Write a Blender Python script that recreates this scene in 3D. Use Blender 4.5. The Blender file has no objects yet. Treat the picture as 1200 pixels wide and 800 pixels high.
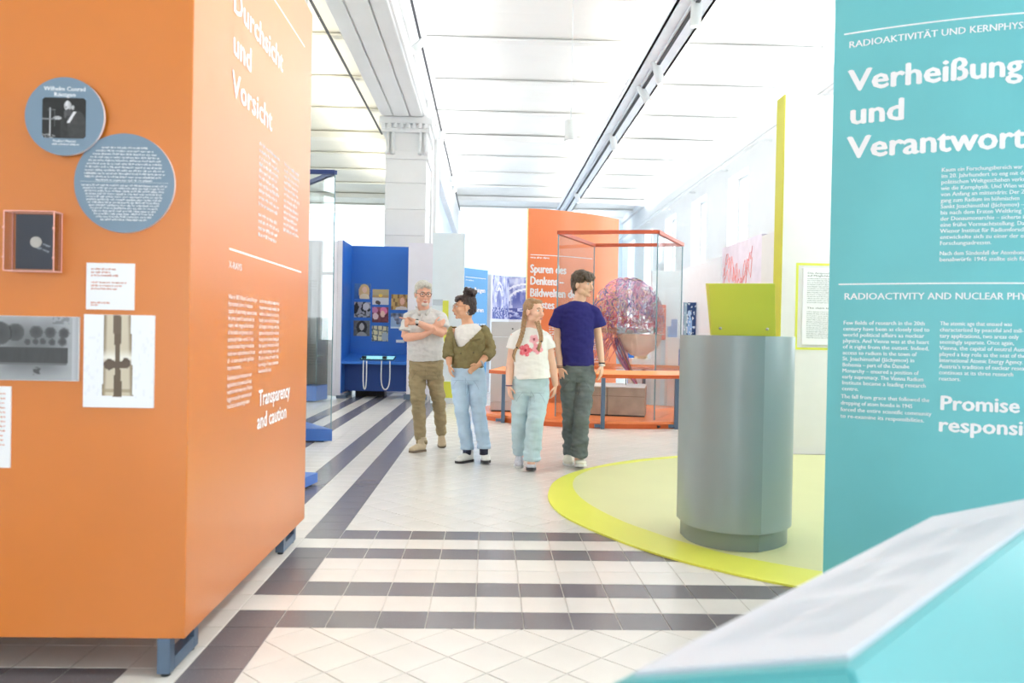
import bpy, bmesh, math, random
from mathutils import Vector, Matrix, noise
R = math.radians
PI = math.pi
SC = bpy.context.scene
COL = SC.collection
random.seed(7)

# ------------------------------------------------------------------ camera
H = 1.22
FPX = 944.9
ROLL, PITCH, YAW = .0186, .0089, .0294
_F0 = Vector((math.sin(YAW), math.cos(YAW), 0)); _R0 = Vector((math.cos(YAW), -math.sin(YAW), 0)); _U0 = Vector((0, 0, 1))
_F = _F0*math.cos(PITCH) - _U0*math.sin(PITCH); _U = _U0*math.cos(PITCH) + _F0*math.sin(PITCH)
_R = _R0*math.cos(ROLL) + _U*math.sin(ROLL); _U2 = _U*math.cos(ROLL) - _R0*math.sin(ROLL)
cam = bpy.data.cameras.new('camera')
cam.sensor_width = 36
cam.lens = FPX/1200*36
cam.clip_start = .05
cam.clip_end = 200
cam.dof.use_dof = True
cam.dof.focus_distance = 7.9
cam.dof.aperture_fstop = 3.0
co = bpy.data.objects.new('camera', cam)
COL.objects.link(co)
co.matrix_world = Matrix.Translation((0, 0, H)) @ Matrix((_R, _U2, -_F)).transposed().to_4x4()
SC.camera = co

def at(px, py, Y):
    """the point at depth Y seen at a place measured in the 1200x800 photograph"""
    d = _F + _R*((px-600)/FPX) - _U2*((py-400)/FPX)
    return Vector((0, 0, H)) + d*(Y/d.y)

def project(p):
    d = Vector(p) - Vector((0, 0, H)); z = d.dot(_F)
    return 600+FPX*d.dot(_R)/z, 400-FPX*d.dot(_U2)/z

# ------------------------------------------------------------------ world, light, exposure
SC.view_settings.view_transform = 'Standard'
SC.view_settings.look = 'None'
SC.view_settings.gamma = 1
SC.view_settings.exposure = -0.17
world = bpy.data.worlds.new('world')
SC.world = world
world.use_nodes = True
bg = world.node_tree.nodes['Background']
bg.inputs[0].default_value = (.88, .94, 1.0, 1)
bg.inputs[1].default_value = 8.0

def area(name, loc, rot, sx, sy, power, col=(1, 1, 1)):
    l = bpy.data.lights.new(name, 'AREA')
    l.shape = 'RECTANGLE'; l.size = sx; l.size_y = sy; l.energy = power; l.color = col
    o = bpy.data.objects.new(name, l); COL.objects.link(o)
    o.location = loc; o.rotation_euler = rot
    return o
# uplights lying on top of the suspended beam and along the beam cornices, washing the vaults
area('uplight', (2.6, 13, 5.66), (PI, 0, 0), .3, 30, 520, (1, .95, .86))
area('uplight', (-3.3, 14, 5.5), (PI, 0, 0), .08, 24, 200, (1, .92, .78))
area('uplight', (-0.95, 14, 5.5), (PI, 0, 0), .08, 26, 200, (.97, .98, 1))
area('uplight', (5.3, 14, 5.64), (PI, R(-12), 0), .1, 30, 240, (.93, .97, 1))  # added wash light along the right wall, brightening the far hall

# ------------------------------------------------------------------ materials
def rgb(r, g, b):
    f = lambda c: ((c/255+.055)/1.055)**2.4 if c > 10 else c/255/12.92
    return (f(r), f(g), f(b), 1)

MATS = {}
def mat(name, col, rough=.5, metal=0, var=.06, scale=6, bump=0, bscale=60, spec=.5, emit=0, coat=0):
    if name in MATS: return MATS[name]
    m = bpy.data.materials.new(name); m.use_nodes = True
    nt = m.node_tree; b = nt.nodes['Principled BSDF']
    b.inputs['Roughness'].default_value = rough
    b.inputs['Metallic'].default_value = metal
    b.inputs['Specular IOR Level'].default_value = spec
    b.inputs['Coat Weight'].default_value = coat
    b.inputs['Coat Roughness'].default_value = .32
    tc = nt.nodes.new('ShaderNodeTexCoord')
    n = nt.nodes.new('ShaderNodeTexNoise'); n.inputs['Scale'].default_value = scale; n.inputs['Detail'].default_value = 4
    nt.links.new(tc.outputs['Object'], n.inputs['Vector'])
    r = nt.nodes.new('ShaderNodeValToRGB')
    r.color_ramp.elements[0].position = .3; r.color_ramp.elements[1].position = .7
    r.color_ramp.elements[0].color = tuple(c*(1-var) for c in col[:3])+(1,)
    r.color_ramp.elements[1].color = tuple(min(1, c*(1+var)) for c in col[:3])+(1,)
    nt.links.new(n.outputs['Fac'], r.inputs['Fac'])
    nt.links.new(r.outputs['Color'], b.inputs['Base Color'])
    if bump:
        n2 = nt.nodes.new('ShaderNodeTexNoise'); n2.inputs['Scale'].default_value = bscale; n2.inputs['Detail'].default_value = 3
        nt.links.new(tc.outputs['Object'], n2.inputs['Vector'])
        bp = nt.nodes.new('ShaderNodeBump'); bp.inputs['Strength'].default_value = bump; bp.inputs['Distance'].default_value = .01
        nt.links.new(n2.outputs['Fac'], bp.inputs['Height']); nt.links.new(bp.outputs['Normal'], b.inputs['Normal'])
    if emit:
        b.inputs['Emission Color'].default_value = col; b.inputs['Emission Strength'].default_value = emit
    MATS[name] = m
    return m

def speckle(name, base, dots, rough, amount):
    m = mat(name, base, rough, var=.05, scale=2.5, spec=.5)
    nt = m.node_tree; b = nt.nodes['Principled BSDF']
    ramp = [n for n in nt.nodes if n.type == 'VALTORGB'][0]
    tc = [n for n in nt.nodes if n.type == 'TEX_COORD'][0]
    v = nt.nodes.new('ShaderNodeTexNoise'); v.inputs['Scale'].default_value = 230; v.inputs['Detail'].default_value = 2
    geo = nt.nodes.new('ShaderNodeNewGeometry')
    nt.links.new(geo.outputs['Position'], v.inputs['Vector'])
    rr = nt.nodes.new('ShaderNodeValToRGB'); rr.color_ramp.elements[0].position = amount; rr.color_ramp.elements[1].position = amount+.05
    nt.links.new(v.outputs['Fac'], rr.inputs['Fac'])
    mx = nt.nodes.new('ShaderNodeMix'); mx.data_type = 'RGBA'
    nt.links.new(rr.outputs['Color'], mx.inputs[0]); nt.links.new(ramp.outputs['Color'], mx.inputs[6]); mx.inputs[7].default_value = dots
    nt.links.new(mx.outputs[2], b.inputs['Base Color'])
    return m

def glass(name, tint=(.93, .98, .97), gloss=.6, rough=.0):
    if name in MATS: return MATS[name]
    m = bpy.data.materials.new(name); m.use_nodes = True
    nt = m.node_tree; nt.nodes.clear()
    out = nt.nodes.new('ShaderNodeOutputMaterial'); mix = nt.nodes.new('ShaderNodeMixShader')
    t = nt.nodes.new('ShaderNodeBsdfTransparent'); t.inputs[0].default_value = tint+(1,)
    g = nt.nodes.new('ShaderNodeBsdfGlossy'); g.inputs['Roughness'].default_value = rough
    f = nt.nodes.new('ShaderNodeFresnel'); f.inputs[0].default_value = 1.45
    mu = nt.nodes.new('ShaderNodeMath'); mu.operation = 'MULTIPLY'; mu.inputs[1].default_value = gloss
    nt.links.new(f.outputs[0], mu.inputs[0]); nt.links.new(mu.outputs[0], mix.inputs[0])
    nt.links.new(t.outputs[0], mix.inputs[1]); nt.links.new(g.outputs[0], mix.inputs[2]); nt.links.new(mix.outputs[0], out.inputs[0])
    MATS[name] = m
    return m

def printed(name='printed_picture', rough=.45):
    if name in MATS: return MATS[name]
    m = bpy.data.materials.new(name); m.use_nodes = True
    nt = m.node_tree; b = nt.nodes['Principled BSDF']; b.inputs['Roughness'].default_value = rough
    a = nt.nodes.new('ShaderNodeVertexColor'); a.layer_name = 'Col'
    nt.links.new(a.outputs[0], b.inputs['Base Color'])
    MATS[name] = m
    return m

WHITE = mat('white_plaster', (.80, .81, .81, 1), .7, var=.02, scale=1.5, bump=.05, bscale=30)
CEIL = mat('ceiling_paint', (.86, .86, .84, 1), .8, var=.02, scale=.7)
WARMCEIL = mat('ceiling_paint_lamp_tint', (.84, .82, .72, 1), .8, var=.02, scale=.7)  # yellow glow of the side lamps put into the left ceiling colour
ORANGE = mat('orange_laminate', rgb(209, 116, 12), .35, var=.025, scale=3, spec=.6, coat=.9)
ORANGE2 = mat('orange_board', rgb(242, 138, 86), .35, var=.02, scale=3)
TEAL = mat('teal_laminate', rgb(108, 194, 202), .45, var=.03, scale=2.5)
TEALL = mat('teal_lectern', rgb(92, 180, 186), .35, var=.02, scale=4)
LIME = mat('lime_laminate', rgb(210, 206, 62), .45, var=.03, scale=3)
LIMEV = mat('lime_vinyl', rgb(222, 226, 88), .4, var=.02, scale=3, spec=.4)
PALEV = mat('pale_lime_vinyl', rgb(214, 216, 160), .4, var=.02, scale=2, spec=.4)
GREYM = mat('grey_laminate', rgb(142, 156, 158), .3, var=.02, scale=3, spec=.6)
BLUE = mat('blue_laminate', rgb(44, 112, 206), .45, var=.04, scale=1.2)
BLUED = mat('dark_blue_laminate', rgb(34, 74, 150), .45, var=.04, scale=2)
BLUEP = mat('blue_plinth_paint', rgb(70, 116, 196), .4, var=.03)
STEEL = mat('blue_grey_steel', rgb(92, 112, 136), .35, var=.04, metal=.2)
NAVY = mat('navy_metal', rgb(44, 62, 120), .4, var=.03)
PANELW = mat('off_white_board', rgb(226, 226, 226), .6, var=.015)
PANELB = mat('pale_blue_board', rgb(228, 240, 248), .5, var=.015)
LILAC = mat('pale_lilac_board', rgb(232, 230, 240), .55, var=.015)
INK = mat('white_print', (.93, .94, .97, 1), .6, var=.0)
REDINK = mat('orange_print', rgb(226, 140, 110), .6, var=.0)
GREYINK = mat('grey_print', rgb(170, 176, 178), .6, var=.0)
DISC = mat('grey_blue_board', rgb(118, 140, 160), .4, var=.02)
PAPER = mat('white_paper', (.86, .87, .9, 1), .5, var=.01)
BLACK = mat('black_plastic', (.012, .012, .015, 1), .4)
CHROME = mat('brushed_metal', (.55, .52, .48, 1), .3, metal=1)
TRACKM = mat('black_track', (.02, .02, .025, 1), .5)
LAMPW = mat('white_lamp_housing', (.82, .84, .84, 1), .4, var=.01)
GLASS = glass('clear_glass', (.98, .99, .985), .22)
ACRYL = glass('clear_acrylic', (.99, .97, .97), .5)
EDGE = mat('glass_edge', rgb(120, 150, 160), .2)
LT = speckle('light_tile_glaze', rgb(222, 219, 214), rgb(204, 201, 195), .22, .66)
DT = speckle('dark_tile_glaze', rgb(112, 108, 113), rgb(170, 168, 168), .22, .67)
GROUT = mat('grout', rgb(196, 192, 186), .8, var=.05, scale=20)
SKIN = mat('skin_light', rgb(232, 178, 152), .5, var=.05, scale=9)

# ------------------------------------------------------------------ object helpers
WL = {}
def _w(o): return WL.get(o.name, Vector((0, 0, 0))) if o else Vector((0, 0, 0))

def tag(o, label=None, cat=None, group=None, kind=None):
    if label: o['label'] = label
    if cat: o['category'] = cat
    if group: o['group'] = group
    if kind: o['kind'] = kind
    return o

def thing(name, loc, label, cat, group=None, kind=None):
    o = bpy.data.objects.new(name, None); COL.objects.link(o)
    o.location = loc; o.empty_display_size = .1
    WL[o.name] = Vector(loc)
    return tag(o, label, cat, group, kind)

def fin(name, bm, m, parent=None, smooth=False, label=None, cat=None, group=None, kind=None, origin=None):
    me = bpy.data.meshes.new(name)
    if isinstance(bm, bmesh.types.BMesh):
        bmesh.ops.recalc_face_normals(bm, faces=bm.faces)
        bm.to_mesh(me); bm.free()
    else:
        me = bm
    for x in (m if isinstance(m, (list, tuple)) else [m]): me.materials.append(x)
    o = bpy.data.objects.new(name, me); COL.objects.link(o)
    if smooth:
        for p in me.polygons: p.use_smooth = True
    if parent is not None:
        W = _w(parent); me.transform(Matrix.Translation(-W)); o.parent = parent; WL[o.name] = W
    else:
        W = Vector(origin) if origin is not None else Vector((0, 0, 0))
        me.transform(Matrix.Translation(-W)); o.location = W; WL[o.name] = W
    return tag(o, label, cat, group, kind)

def B(): return bmesh.new()

def box(bm, c, s, rz=0, bev=0, M=None):
    r = bmesh.ops.create_cube(bm, size=1)
    vs = r['verts']
    T = Matrix.Translation(c) @ Matrix.Rotation(rz, 4, 'Z') @ Matrix.Diagonal((s[0], s[1], s[2], 1))
    if M is not None: T = M @ Matrix.Diagonal((s[0], s[1], s[2], 1))
    bmesh.ops.transform(bm, matrix=T, verts=vs)
    if bev:
        es = list({e for v in vs for e in v.link_edges})
        bmesh.ops.bevel(bm, geom=es, offset=bev, segments=2, affect='EDGES', profile=.6)
    return bm

def box2(bm, a, b, bev=0):
    return box(bm, [(a[i]+b[i])/2 for i in range(3)], [abs(b[i]-a[i]) for i in range(3)], bev=bev)

def prism(bm, pts, z0, z1):
    lo = [bm.verts.new((p[0], p[1], z0)) for p in pts]; hi = [bm.verts.new((p[0], p[1], z1)) for p in pts]
    n = len(pts)
    bm.faces.new(lo[::-1]); bm.faces.new(hi)
    for i in range(n): bm.faces.new((lo[i], lo[(i+1) % n], hi[(i+1) % n], hi[i]))
    return bm

def strip_prism(bm, inner, outer, zi, zo, t):
    """closed band between two plan curves; zi/zo heights of the top, t thickness"""
    n = len(inner); V = []
    for i in range(n):
        V.append([bm.verts.new((inner[i][0], inner[i][1], zi)), bm.verts.new((outer[i][0], outer[i][1], zo)),
                  bm.verts.new((outer[i][0], outer[i][1], zo-t)), bm.verts.new((inner[i][0], inner[i][1], zi-t))])
    for i in range(n-1):
        for k in range(4): bm.faces.new((V[i][k], V[i][(k+1) % 4], V[i+1][(k+1) % 4], V[i+1][k]))
    bm.faces.new(V[0]); bm.faces.new(V[-1][::-1])
    return bm

def tube(bm, pts, rad, seg=12, side=(1, 0, 0), cap=True):
    """loft of elliptical rings; rad entries are r or (across side, along depth)"""
    pts = [Vector(p) for p in pts]; side = Vector(side); rings = []
    n = len(pts)
    for i, p in enumerate(pts):
        t = (pts[min(i+1, n-1)]-pts[max(i-1, 0)]).normalized()
        l = side - t*side.dot(t)
        if l.length < .2:
            l = Vector((0, 1, 0)) - t*t.y
        l.normalize(); d = t.cross(l)
        r = rad[i] if isinstance(rad, (list, tuple)) else rad
        a, b = r if isinstance(r, (list, tuple)) else (r, r)
        rings.append([bm.verts.new(p + l*a*math.cos(2*PI*k/seg) + d*b*math.sin(2*PI*k/seg)) for k in range(seg)])
    for i in range(n-1):
        for k in range(seg):
            bm.faces.new((rings[i][k], rings[i][(k+1) % seg], rings[i+1][(k+1) % seg], rings[i+1][k]))
    if cap:
        bm.faces.new(rings[0][::-1]); bm.faces.new(rings[-1])
    return bm

def cyl(bm, a, b, r, seg=16, r2=None):
    a = Vector(a); b = Vector(b)
    s = (1, 0, 0) if abs((b-a).normalized().x) < .9 else (0, 0, 1)
    return tube(bm, [a, b], [r, r if r2 is None else r2], seg, s)

def ell(bm, c, r, M=None, u=14, v=10):
    res = bmesh.ops.create_uvsphere(bm, u_segments=u, v_segments=v, radius=1)
    T = Matrix.Translation(c) @ (M.to_4x4() if M is not None else Matrix.Identity(4)) @ Matrix.Diagonal((r[0], r[1], r[2], 1))
    bmesh.ops.transform(bm, matrix=T, verts=res['verts'])
    return bm

def blend(bm, voxel, smooth=3, factor=.5, disp=None):
    """fuse overlapping closed shapes into one continuous surface"""
    bmesh.ops.recalc_face_normals(bm, faces=bm.faces)
    me = bpy.data.meshes.new('tmp'); bm.to_mesh(me); bm.free()
    o = bpy.data.objects.new('tmp', me); COL.objects.link(o)
    r = o.modifiers.new('r', 'REMESH'); r.mode = 'VOXEL'; r.voxel_size = voxel
    s = o.modifiers.new('s', 'SMOOTH'); s.iterations = smooth; s.factor = factor
    dg = bpy.context.evaluated_depsgraph_get()
    new = bpy.data.meshes.new_from_object(o.evaluated_get(dg))
    bpy.data.objects.remove(o)
    if disp:
        nn = [v.normal.copy() for v in new.vertices]
        for v, nrm in zip(new.vertices, nn): v.co += nrm*disp(v.co)
    return new

# ------------------------------------------------------------------ lettering
CAPH = None
def letters_mesh(items, M, off=.0015):
    """items: (text, u, v, cap height, width or None, prefix the width is measured on, boldness); M(u, v, d) -> point"""
    global CAPH
    def raw(s, bold):
        cu = bpy.data.curves.new('t', 'FONT'); cu.body = s; cu.size = 1; cu.resolution_u = 2; cu.offset = bold; cu.fill_mode = 'FRONT'
        o = bpy.data.objects.new('t', cu); COL.objects.link(o)
        dg = bpy.context.evaluated_depsgraph_get()
        me = bpy.data.meshes.new_from_object(o.evaluated_get(dg))
        bpy.data.objects.remove(o); bpy.data.curves.remove(cu)
        return me
    if CAPH is None:
        me = raw('H', 0); CAPH = max(v.co.y for v in me.vertices); bpy.data.meshes.remove(me)
    V = []; Fc = []
    for it in items:
        s, u, v, cap, width, prefix, bold = (list(it)+[None]*7)[:7]
        bold = .02 if bold is None else bold
        me = raw(s, 0)
        sy = cap/CAPH; sx = sy*1.12
        if width:
            pm = me if not prefix else raw(prefix, 0)
            sx = width/max(q.co.x for q in pm.vertices)
        b0 = len(V)
        bw = cap*bold*1.3 if bold > .015 else 0
        sh = [(0, 0)] if not bw else ([(-bw, 0), (bw, 0), (0, bw*.7), (0, -bw*.7)] if cap > .05 else [(-bw*.6, 0), (bw*.6, 0)])
        for q_, (ex, ey) in enumerate(sh):
            b0 = len(V)
            V += [M(u+q.co.x*sx+ex, v+q.co.y*sy+ey, off+q_*.0002) for q in me.vertices]
            Fc += [[b0+i for i in p.vertices] for p in me.polygons]
    me = bpy.data.meshes.new('lettering'); me.from_pydata([tuple(v) for v in V], [], Fc)
    return me

class LetterSet:
    def __init__(self, items, M, off): self.a = (items, M, off)
def letters(items, M, off=.0015): return LetterSet(items, M, off)
_fin = fin
def fin(name, bm, m, parent=None, *a, **k):
    if isinstance(bm, LetterSet):
        items, M, off = bm.a
        for it in items: o_ = _fin(name, letters_mesh([it], M, off), m, parent, *a, **k)
        return o_
    return _fin(name, bm, m, parent, *a, **k)

def word_lines(rows, M, h, off=.0015, seed=1, centre=False):
    """rows: (u0, u1, v); small print too fine to read, one short bar per word piece"""
    rnd = random.Random(seed); V = []; Fc = []
    def q(u0, u1, v0, v1):
        b = len(V); V.extend([M(u0, v0, off), M(u1, v0, off), M(u1, v1, off), M(u0, v1, off)]); Fc.append((b, b+1, b+2, b+3))
    for (u0, u1, v) in rows:
        u = u0
        while u < u1-h*.8:
            w = min(rnd.choice([2, 3, 4, 5, 6, 8, 10, 3, 5])*h*.62, u1-u)
            k = u
            while k < u+w-h*.2:
                lw = h*.5; tall = rnd.random() < .25
                q(k, min(k+lw, u+w), v+(h*.36 if rnd.random() < .5 else 0), v+(h if tall else h*.72)); q(k, k+h*.16, v, v+h*.72)
                k += h*.62
            u += w+h*.45
    me = bpy.data.meshes.new('lettering'); me.from_pydata([tuple(v) for v in V], [], Fc)
    return me

def picture(M, u0, v0, w, h, nx, ny, fn, off=.002):
    """flat print: a grid of faces coloured by fn(s, t) with s, t in 0..1, t upwards"""
    V = [M(u0+w*i/nx, v0+h*j/ny, off) for j in range(ny+1) for i in range(nx+1)]
    Fc = [(j*(nx+1)+i, j*(nx+1)+i+1, (j+1)*(nx+1)+i+1, (j+1)*(nx+1)+i) for j in range(ny) for i in range(nx)]
    me = bpy.data.meshes.new('print'); me.from_pydata([tuple(v) for v in V], [], Fc)
    a = me.color_attributes.new('Col', 'BYTE_COLOR', 'CORNER')
    k = 0
    for j in range(ny):
        for i in range(nx):
            c = fn((i+.5)/nx, (j+.5)/ny)
            for _ in range(4): a.data[k].color_srgb = (c[0], c[1], c[2], 1); k += 1
    return me

def mixc(a, b, t):
    t = max(0, min(1, t)); return tuple(a[i]+(b[i]-a[i])*t for i in range(3))
def nz(x, y, z=0): return noise.noise(Vector((x, y, z)))

# ------------------------------------------------------------------ floor
TW = .20532
GX, GY = -.85653, 3.32671
floor_bm = B(); box2(floor_bm, (-11, -6.6, -.1), (5.6, 34.3, -.0035))
floor = fin('floor', floor_bm, GROUT, kind='structure')

def is_dark(k, j):
    if j < -2 and k <= -3 and j >= -3: return True
    if k == -1:
        return j not in (1, 6)
    if k in (-3, -6, -8): return j > 2 or k != -3
    if k >= 0: return j in (0, 2, 5, 7)
    return False

def clip(poly, axis, val, keep_less):
    out = []
    for i in range(len(poly)):
        a, b = poly[i], poly[(i+1) % len(poly)]
        ia = (a[axis] <= val) == keep_less; ib = (b[axis] <= val) == keep_less
        if ia: out.append(a)
        if ia != ib:
            t = (val-a[axis])/(b[axis]-a[axis]); out.append((a[0]+(b[0]-a[0])*t, a[1]+(b[1]-a[1])*t))
    return out

tiles = []          # polygon (grid units), dark
for k in range(-44, 32):
    for j in range(-48, 148):
        if k < 0 or 0 <= j < 8:
            tiles.append(([(k, j), (k+1, j), (k+1, j+1), (k, j+1)], is_dark(k, j)))
s2 = math.sqrt(2)
for (k0, k1, j0, j1) in ((0, 31.4, 8, 148), (0, 31.4, -48, 0)):
    base = j1 if j1 == 0 else j0
    n0 = int((j0-base)/(s2/2))-2; n1 = int((j1-base)/(s2/2))+2
    for n in range(n0, n1):
        cy = base + n*s2/2
        for m in range(-1, int(k1/s2)+2):
            cx = m*s2 + (s2/2 if n % 2 else 0)
            p = [(cx-s2/2, cy), (cx, cy-s2/2), (cx+s2/2, cy), (cx, cy+s2/2)]
            for ax, val, less in ((0, k0, False), (0, k1, True), (1, j0, False), (1, j1, True)):
                p = clip(p, ax, val, less)
                if len(p) < 3: break
            if len(p) >= 3:
                A = abs(sum(p[i][0]*p[(i+1) % len(p)][1]-p[(i+1) % len(p)][0]*p[i][1] for i in range(len(p))))/2
                if A > .01: tiles.append((p, False))

def tile_poly(p, gap=.0022):
    q = [(GX+a*TW, GY+b*TW) for a, b in p]
    cx = sum(a for a, b in q)/len(q); cy = sum(b for a, b in q)/len(q)
    f = 1-gap/(TW/2)
    return (cx, cy), [((a-cx)*f, (b-cy)*f) for a, b in q]

def tile_mesh(bm, c, q, mi=0):
    n = len(q); e = 1-.0016/(TW/2)
    lo = [bm.verts.new((c[0]+a, c[1]+b, -.004)) for a, b in q]
    md = [bm.verts.new((c[0]+a, c[1]+b, -.0008)) for a, b in q]
    hi = [bm.verts.new((c[0]+a*e, c[1]+b*e, 0)) for a, b in q]
    fs = [bm.faces.new(hi)]
    for A_, B_ in ((lo, md), (md, hi)):
        for i in range(n): fs.append(bm.faces.new((A_[i], A_[(i+1) % n], B_[(i+1) % n], B_[i])))
    for f in fs: f.material_index = mi

vis = []
for idx, (p, dk) in enumerate(tiles):
    c, q = tile_poly(p)
    if c[1] < 2.2 or c[1] > 8: continue
    if c[0] < -1.3 and c[1] > 2.95 and c[1] < 6: continue
    x, y = project((c[0], c[1], 0))
    if not (-10 < x < 1210 and 380 < y < 812): continue
    if x > 700 and y > 662 + (x-930)*-.52 and x > 752: continue      # under the lectern
    if c[0] > .75 and 4.6 < c[1] < 7.6: continue                      # under the mat
    vis.append((c[1], idx))
vis.sort(); near = {i for _, i in vis[:299]}
shared = {}
stuff = B()
for idx, (p, dk) in enumerate(tiles):
    c, q = tile_poly(p)
    if idx in near:
        key = (dk, tuple((round(a, 4), round(b, 4)) for a, b in q))
        if key not in shared:
            b = B(); tile_mesh(b, (0, 0), q); me = bpy.data.meshes.new('tile'); b.to_mesh(me); b.free(); me.materials.append(DT if dk else LT)
            shared[key] = me
        o = bpy.data.objects.new('tile', shared[key]); COL.objects.link(o)
        o.location = (c[0], c[1], random.uniform(-.0004, 0)); o.parent = floor
    elif -9 < c[0] < 5.6:
        tile_mesh(stuff, c, q, 1 if dk else 0)
me = bpy.data.meshes.new('tiles'); stuff.to_mesh(me); stuff.free(); me.materials.append(LT); me.materials.append(DT)
o = bpy.data.objects.new('tiles', me); COL.objects.link(o); o.parent = floor; o['kind'] = 'stuff'

# ------------------------------------------------------------------ shell
CZ = 6.1
RP = 2.2
XW = 5.6
YB = 34.0
# vaulted ceiling: shallow caps spanning between transverse steel joists
def ceiling(x0, x1, m, name):
    bm = B(); V = []
    for i in range(-9, 10):
        for s in range(9):
            if i > -9 and s == 0: continue
            y = 13.4 + RP*(i+s/8); z = CZ + .12*math.sin(PI*s/8)
            V.append((bm.verts.new((x0, y, z)), bm.verts.new((x1, y, z)), bm.verts.new((x1, y, z+.12)), bm.verts.new((x0, y, z+.12))))
    for a, b in zip(V, V[1:]):
        bm.faces.new((a[0], b[0], b[1], a[1])); bm.faces.new((a[3], a[2], b[2], b[3]))
    return fin(name, bm, m, kind='structure')
ceil_r = ceiling(-1.7, XW+.3, CEIL, 'ceiling')
ceil_l = ceiling(-11, -1.7, WARMCEIL, 'ceiling_left')
for i in range(-9, 10):
    y = 13.4+RP*i
    big = i in (3, -1, 7)
    w = .17 if not big else .34; d = .05 if not big else .16
    for par, x0, x1, mm in ((ceil_r, -1.3, XW+.25, CEIL), (ceil_l, -10.9, -2.05, WARMCEIL)):
        bm = B(); box2(bm, (x0, y-w/2, CZ-d), (x1, y+w/2, CZ-.012)); box2(bm, (x0, y-.03, CZ-.012), (x1, y+.03, CZ+.1))
        fin('joist', bm, mm, par)

# right wall with tall windows
wins = [(17.45+3.4*k, 18.95+3.4*k) for k in range(-7, 5)]
def side_wall(name, x, sgn):
    bm = B()
    zt = 4.98; zs = .9
    ys = [-6.6]+[v for w in wins for v in w]+[YB]
    for a, b in zip(ys[0::2], ys[1::2]):
        box2(bm, (x, a, 0), (x+sgn*.45, b, CZ+.25))
    for a, b in wins:
        box2(bm, (x, a, 0), (x+sgn*.45, b, zs)); box2(bm, (x, a, zt), (x+sgn*.45, b, CZ+.25))
    return fin(name, bm, WHITE, kind='structure')
side_wall('wall_right', XW, 1)
side_wall('wall_left', -10.2, -1)
n = 0
WINF = mat('white_window_frame', (.82, .85, .87, 1), .4, var=.01)
for x, s in ((XW, 1), (-10.2, -1)):
    for a, b in wins:
        n += 1
        w = fin('window_%d' % n, box2(B(), (x+s*.2, a, .88), (x+s*.45, b, .93)), WINF, kind='structure')
        bm = B(); xx = x+s*.3
        for y in (a+.04, (a+b)/2, b-.04): box2(bm, (xx-.03, y-.035, .93), (xx+.03, y+.035, 4.98))
        for z in (.97, 2.6, 3.8, 4.94): box2(bm, (xx-.028, a, z-.035), (xx+.028, b, z+.035))
        fin('window_frame', bm, WINF, w)
        fin('pane', box2(B(), (xx-.004, a, .93), (xx+.004, b, 4.98)), GLASS, w)
        pl_ = area('daylight_portal', (x+s*.5, (a+b)/2, 2.95), (0, s*PI/2, 0), 4.1, b-a, 1); pl_.data.cycles.is_portal = True
bm = B(); box2(bm, (-11, YB, 0), (XW+.45, YB+.3, CZ+.3)); fin('wall_back', bm, mat('back_wall_paint', rgb(214, 230, 244), .7, var=.01), kind='structure')
bm = B(); box2(bm, (-11, -6.9, 0), (-3.5, -6.6, CZ+.3)); box2(bm, (-.5, -6.9, 0), (XW+.45, -6.6, CZ+.3)); box2(bm, (-3.5, -6.9, 3.2), (-.5, -6.6, CZ+.3)); fin('wall_front', bm, WHITE, kind='structure')
# pipe rail and cornice along the right wall
bm = B(); box2(bm, (XW-.05, -2, 5.42), (XW, YB, 5.62)); box2(bm, (XW-.12, -2, 5.95), (XW, YB, 6.2)); fin('trim_1', bm, WHITE, kind='structure')
r_ = thing('pipe_rail', (XW-.25, 16, 5.2), 'thin pale rail hung high along the window wall', 'rail')
bm = B(); cyl(bm, (XW-.25, 2, 5.2), (XW-.25, YB, 5.2), .035, 10); fin('pipe', bm, LAMPW, r_, True)
for i in range(10):
    bm = B(); box2(bm, (XW-.28, 4+3*i, 5.18), (XW, 4.04+3*i, 5.22)); fin('bracket', bm, LAMPW, r_)

# long plastered beam, column with capital
beam = thing('ceiling_beam', (-1.7, 7, 5.2), None, None, kind='structure'); beam.name = 'trim_2'
WL['trim_2'] = WL['ceiling_beam']
bm = B(); box2(bm, (-2.19, -6.6, 5.53), (-1.39, 16.3, CZ+.1)); fin('beam_body', bm, WHITE, beam)
for x0, x1 in ((-2.19, -1.97), (-1.94, -1.64), (-1.61, -1.39)):
    bm = B(); box2(bm, (x0, -6.6, 5.49), (x1, 16.04, 5.532), .008); fin('soffit_panel', bm, WHITE, beam)
for s, xs in ((-1, -2.19), (1, -1.39)):
    bm = B()
    for dx, z0, z1 in ((.04, 5.56, 5.62), (.07, 5.70, 5.75), (.11, 5.86, 5.92), (.2, 5.94, 6.02), (.28, 6.02, 6.14)):
        box2(bm, (xs, -6.6, z0), (xs+s*dx, 16.3, z1), .006)
    fin('cornice', bm, WHITE, beam)
column = thing('column', (-1.7, 16.7, 0), 'white blockwork column with a toothed classical capital', 'column')
bm = B()
zb = 0
while zb < 4.66:
    h = .525
    box2(bm, (-2.12, 16.22, zb+.008), (-1.30, 17.3, min(zb+h-.008, 4.68)), .012); zb += h
box2(bm, (-2.10, 16.24, 0), (-1.32, 17.28, 4.68))
fin('shaft', bm, WHITE, column)
bm = B(); box2(bm, (-2.13, 16.18, 4.68), (-1.27, 17.34, 4.84), .01); box2(bm, (-2.11, 16.2, 4.8), (-1.29, 17.3, 5.2)); fin('capital', bm, WHITE, column)
bm = B(); box2(bm, (-2.24, 16.08, 5.36), (-1.20, 17.4, 5.5), .015); box2(bm, (-2.2, 16.12, 5.2), (-1.24, 17.36, 5.37), .01); box2(bm, (-2.1, 16.2, 5.4), (-1.3, 17.3, CZ)); fin('abacus', bm, WHITE, column)
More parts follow.
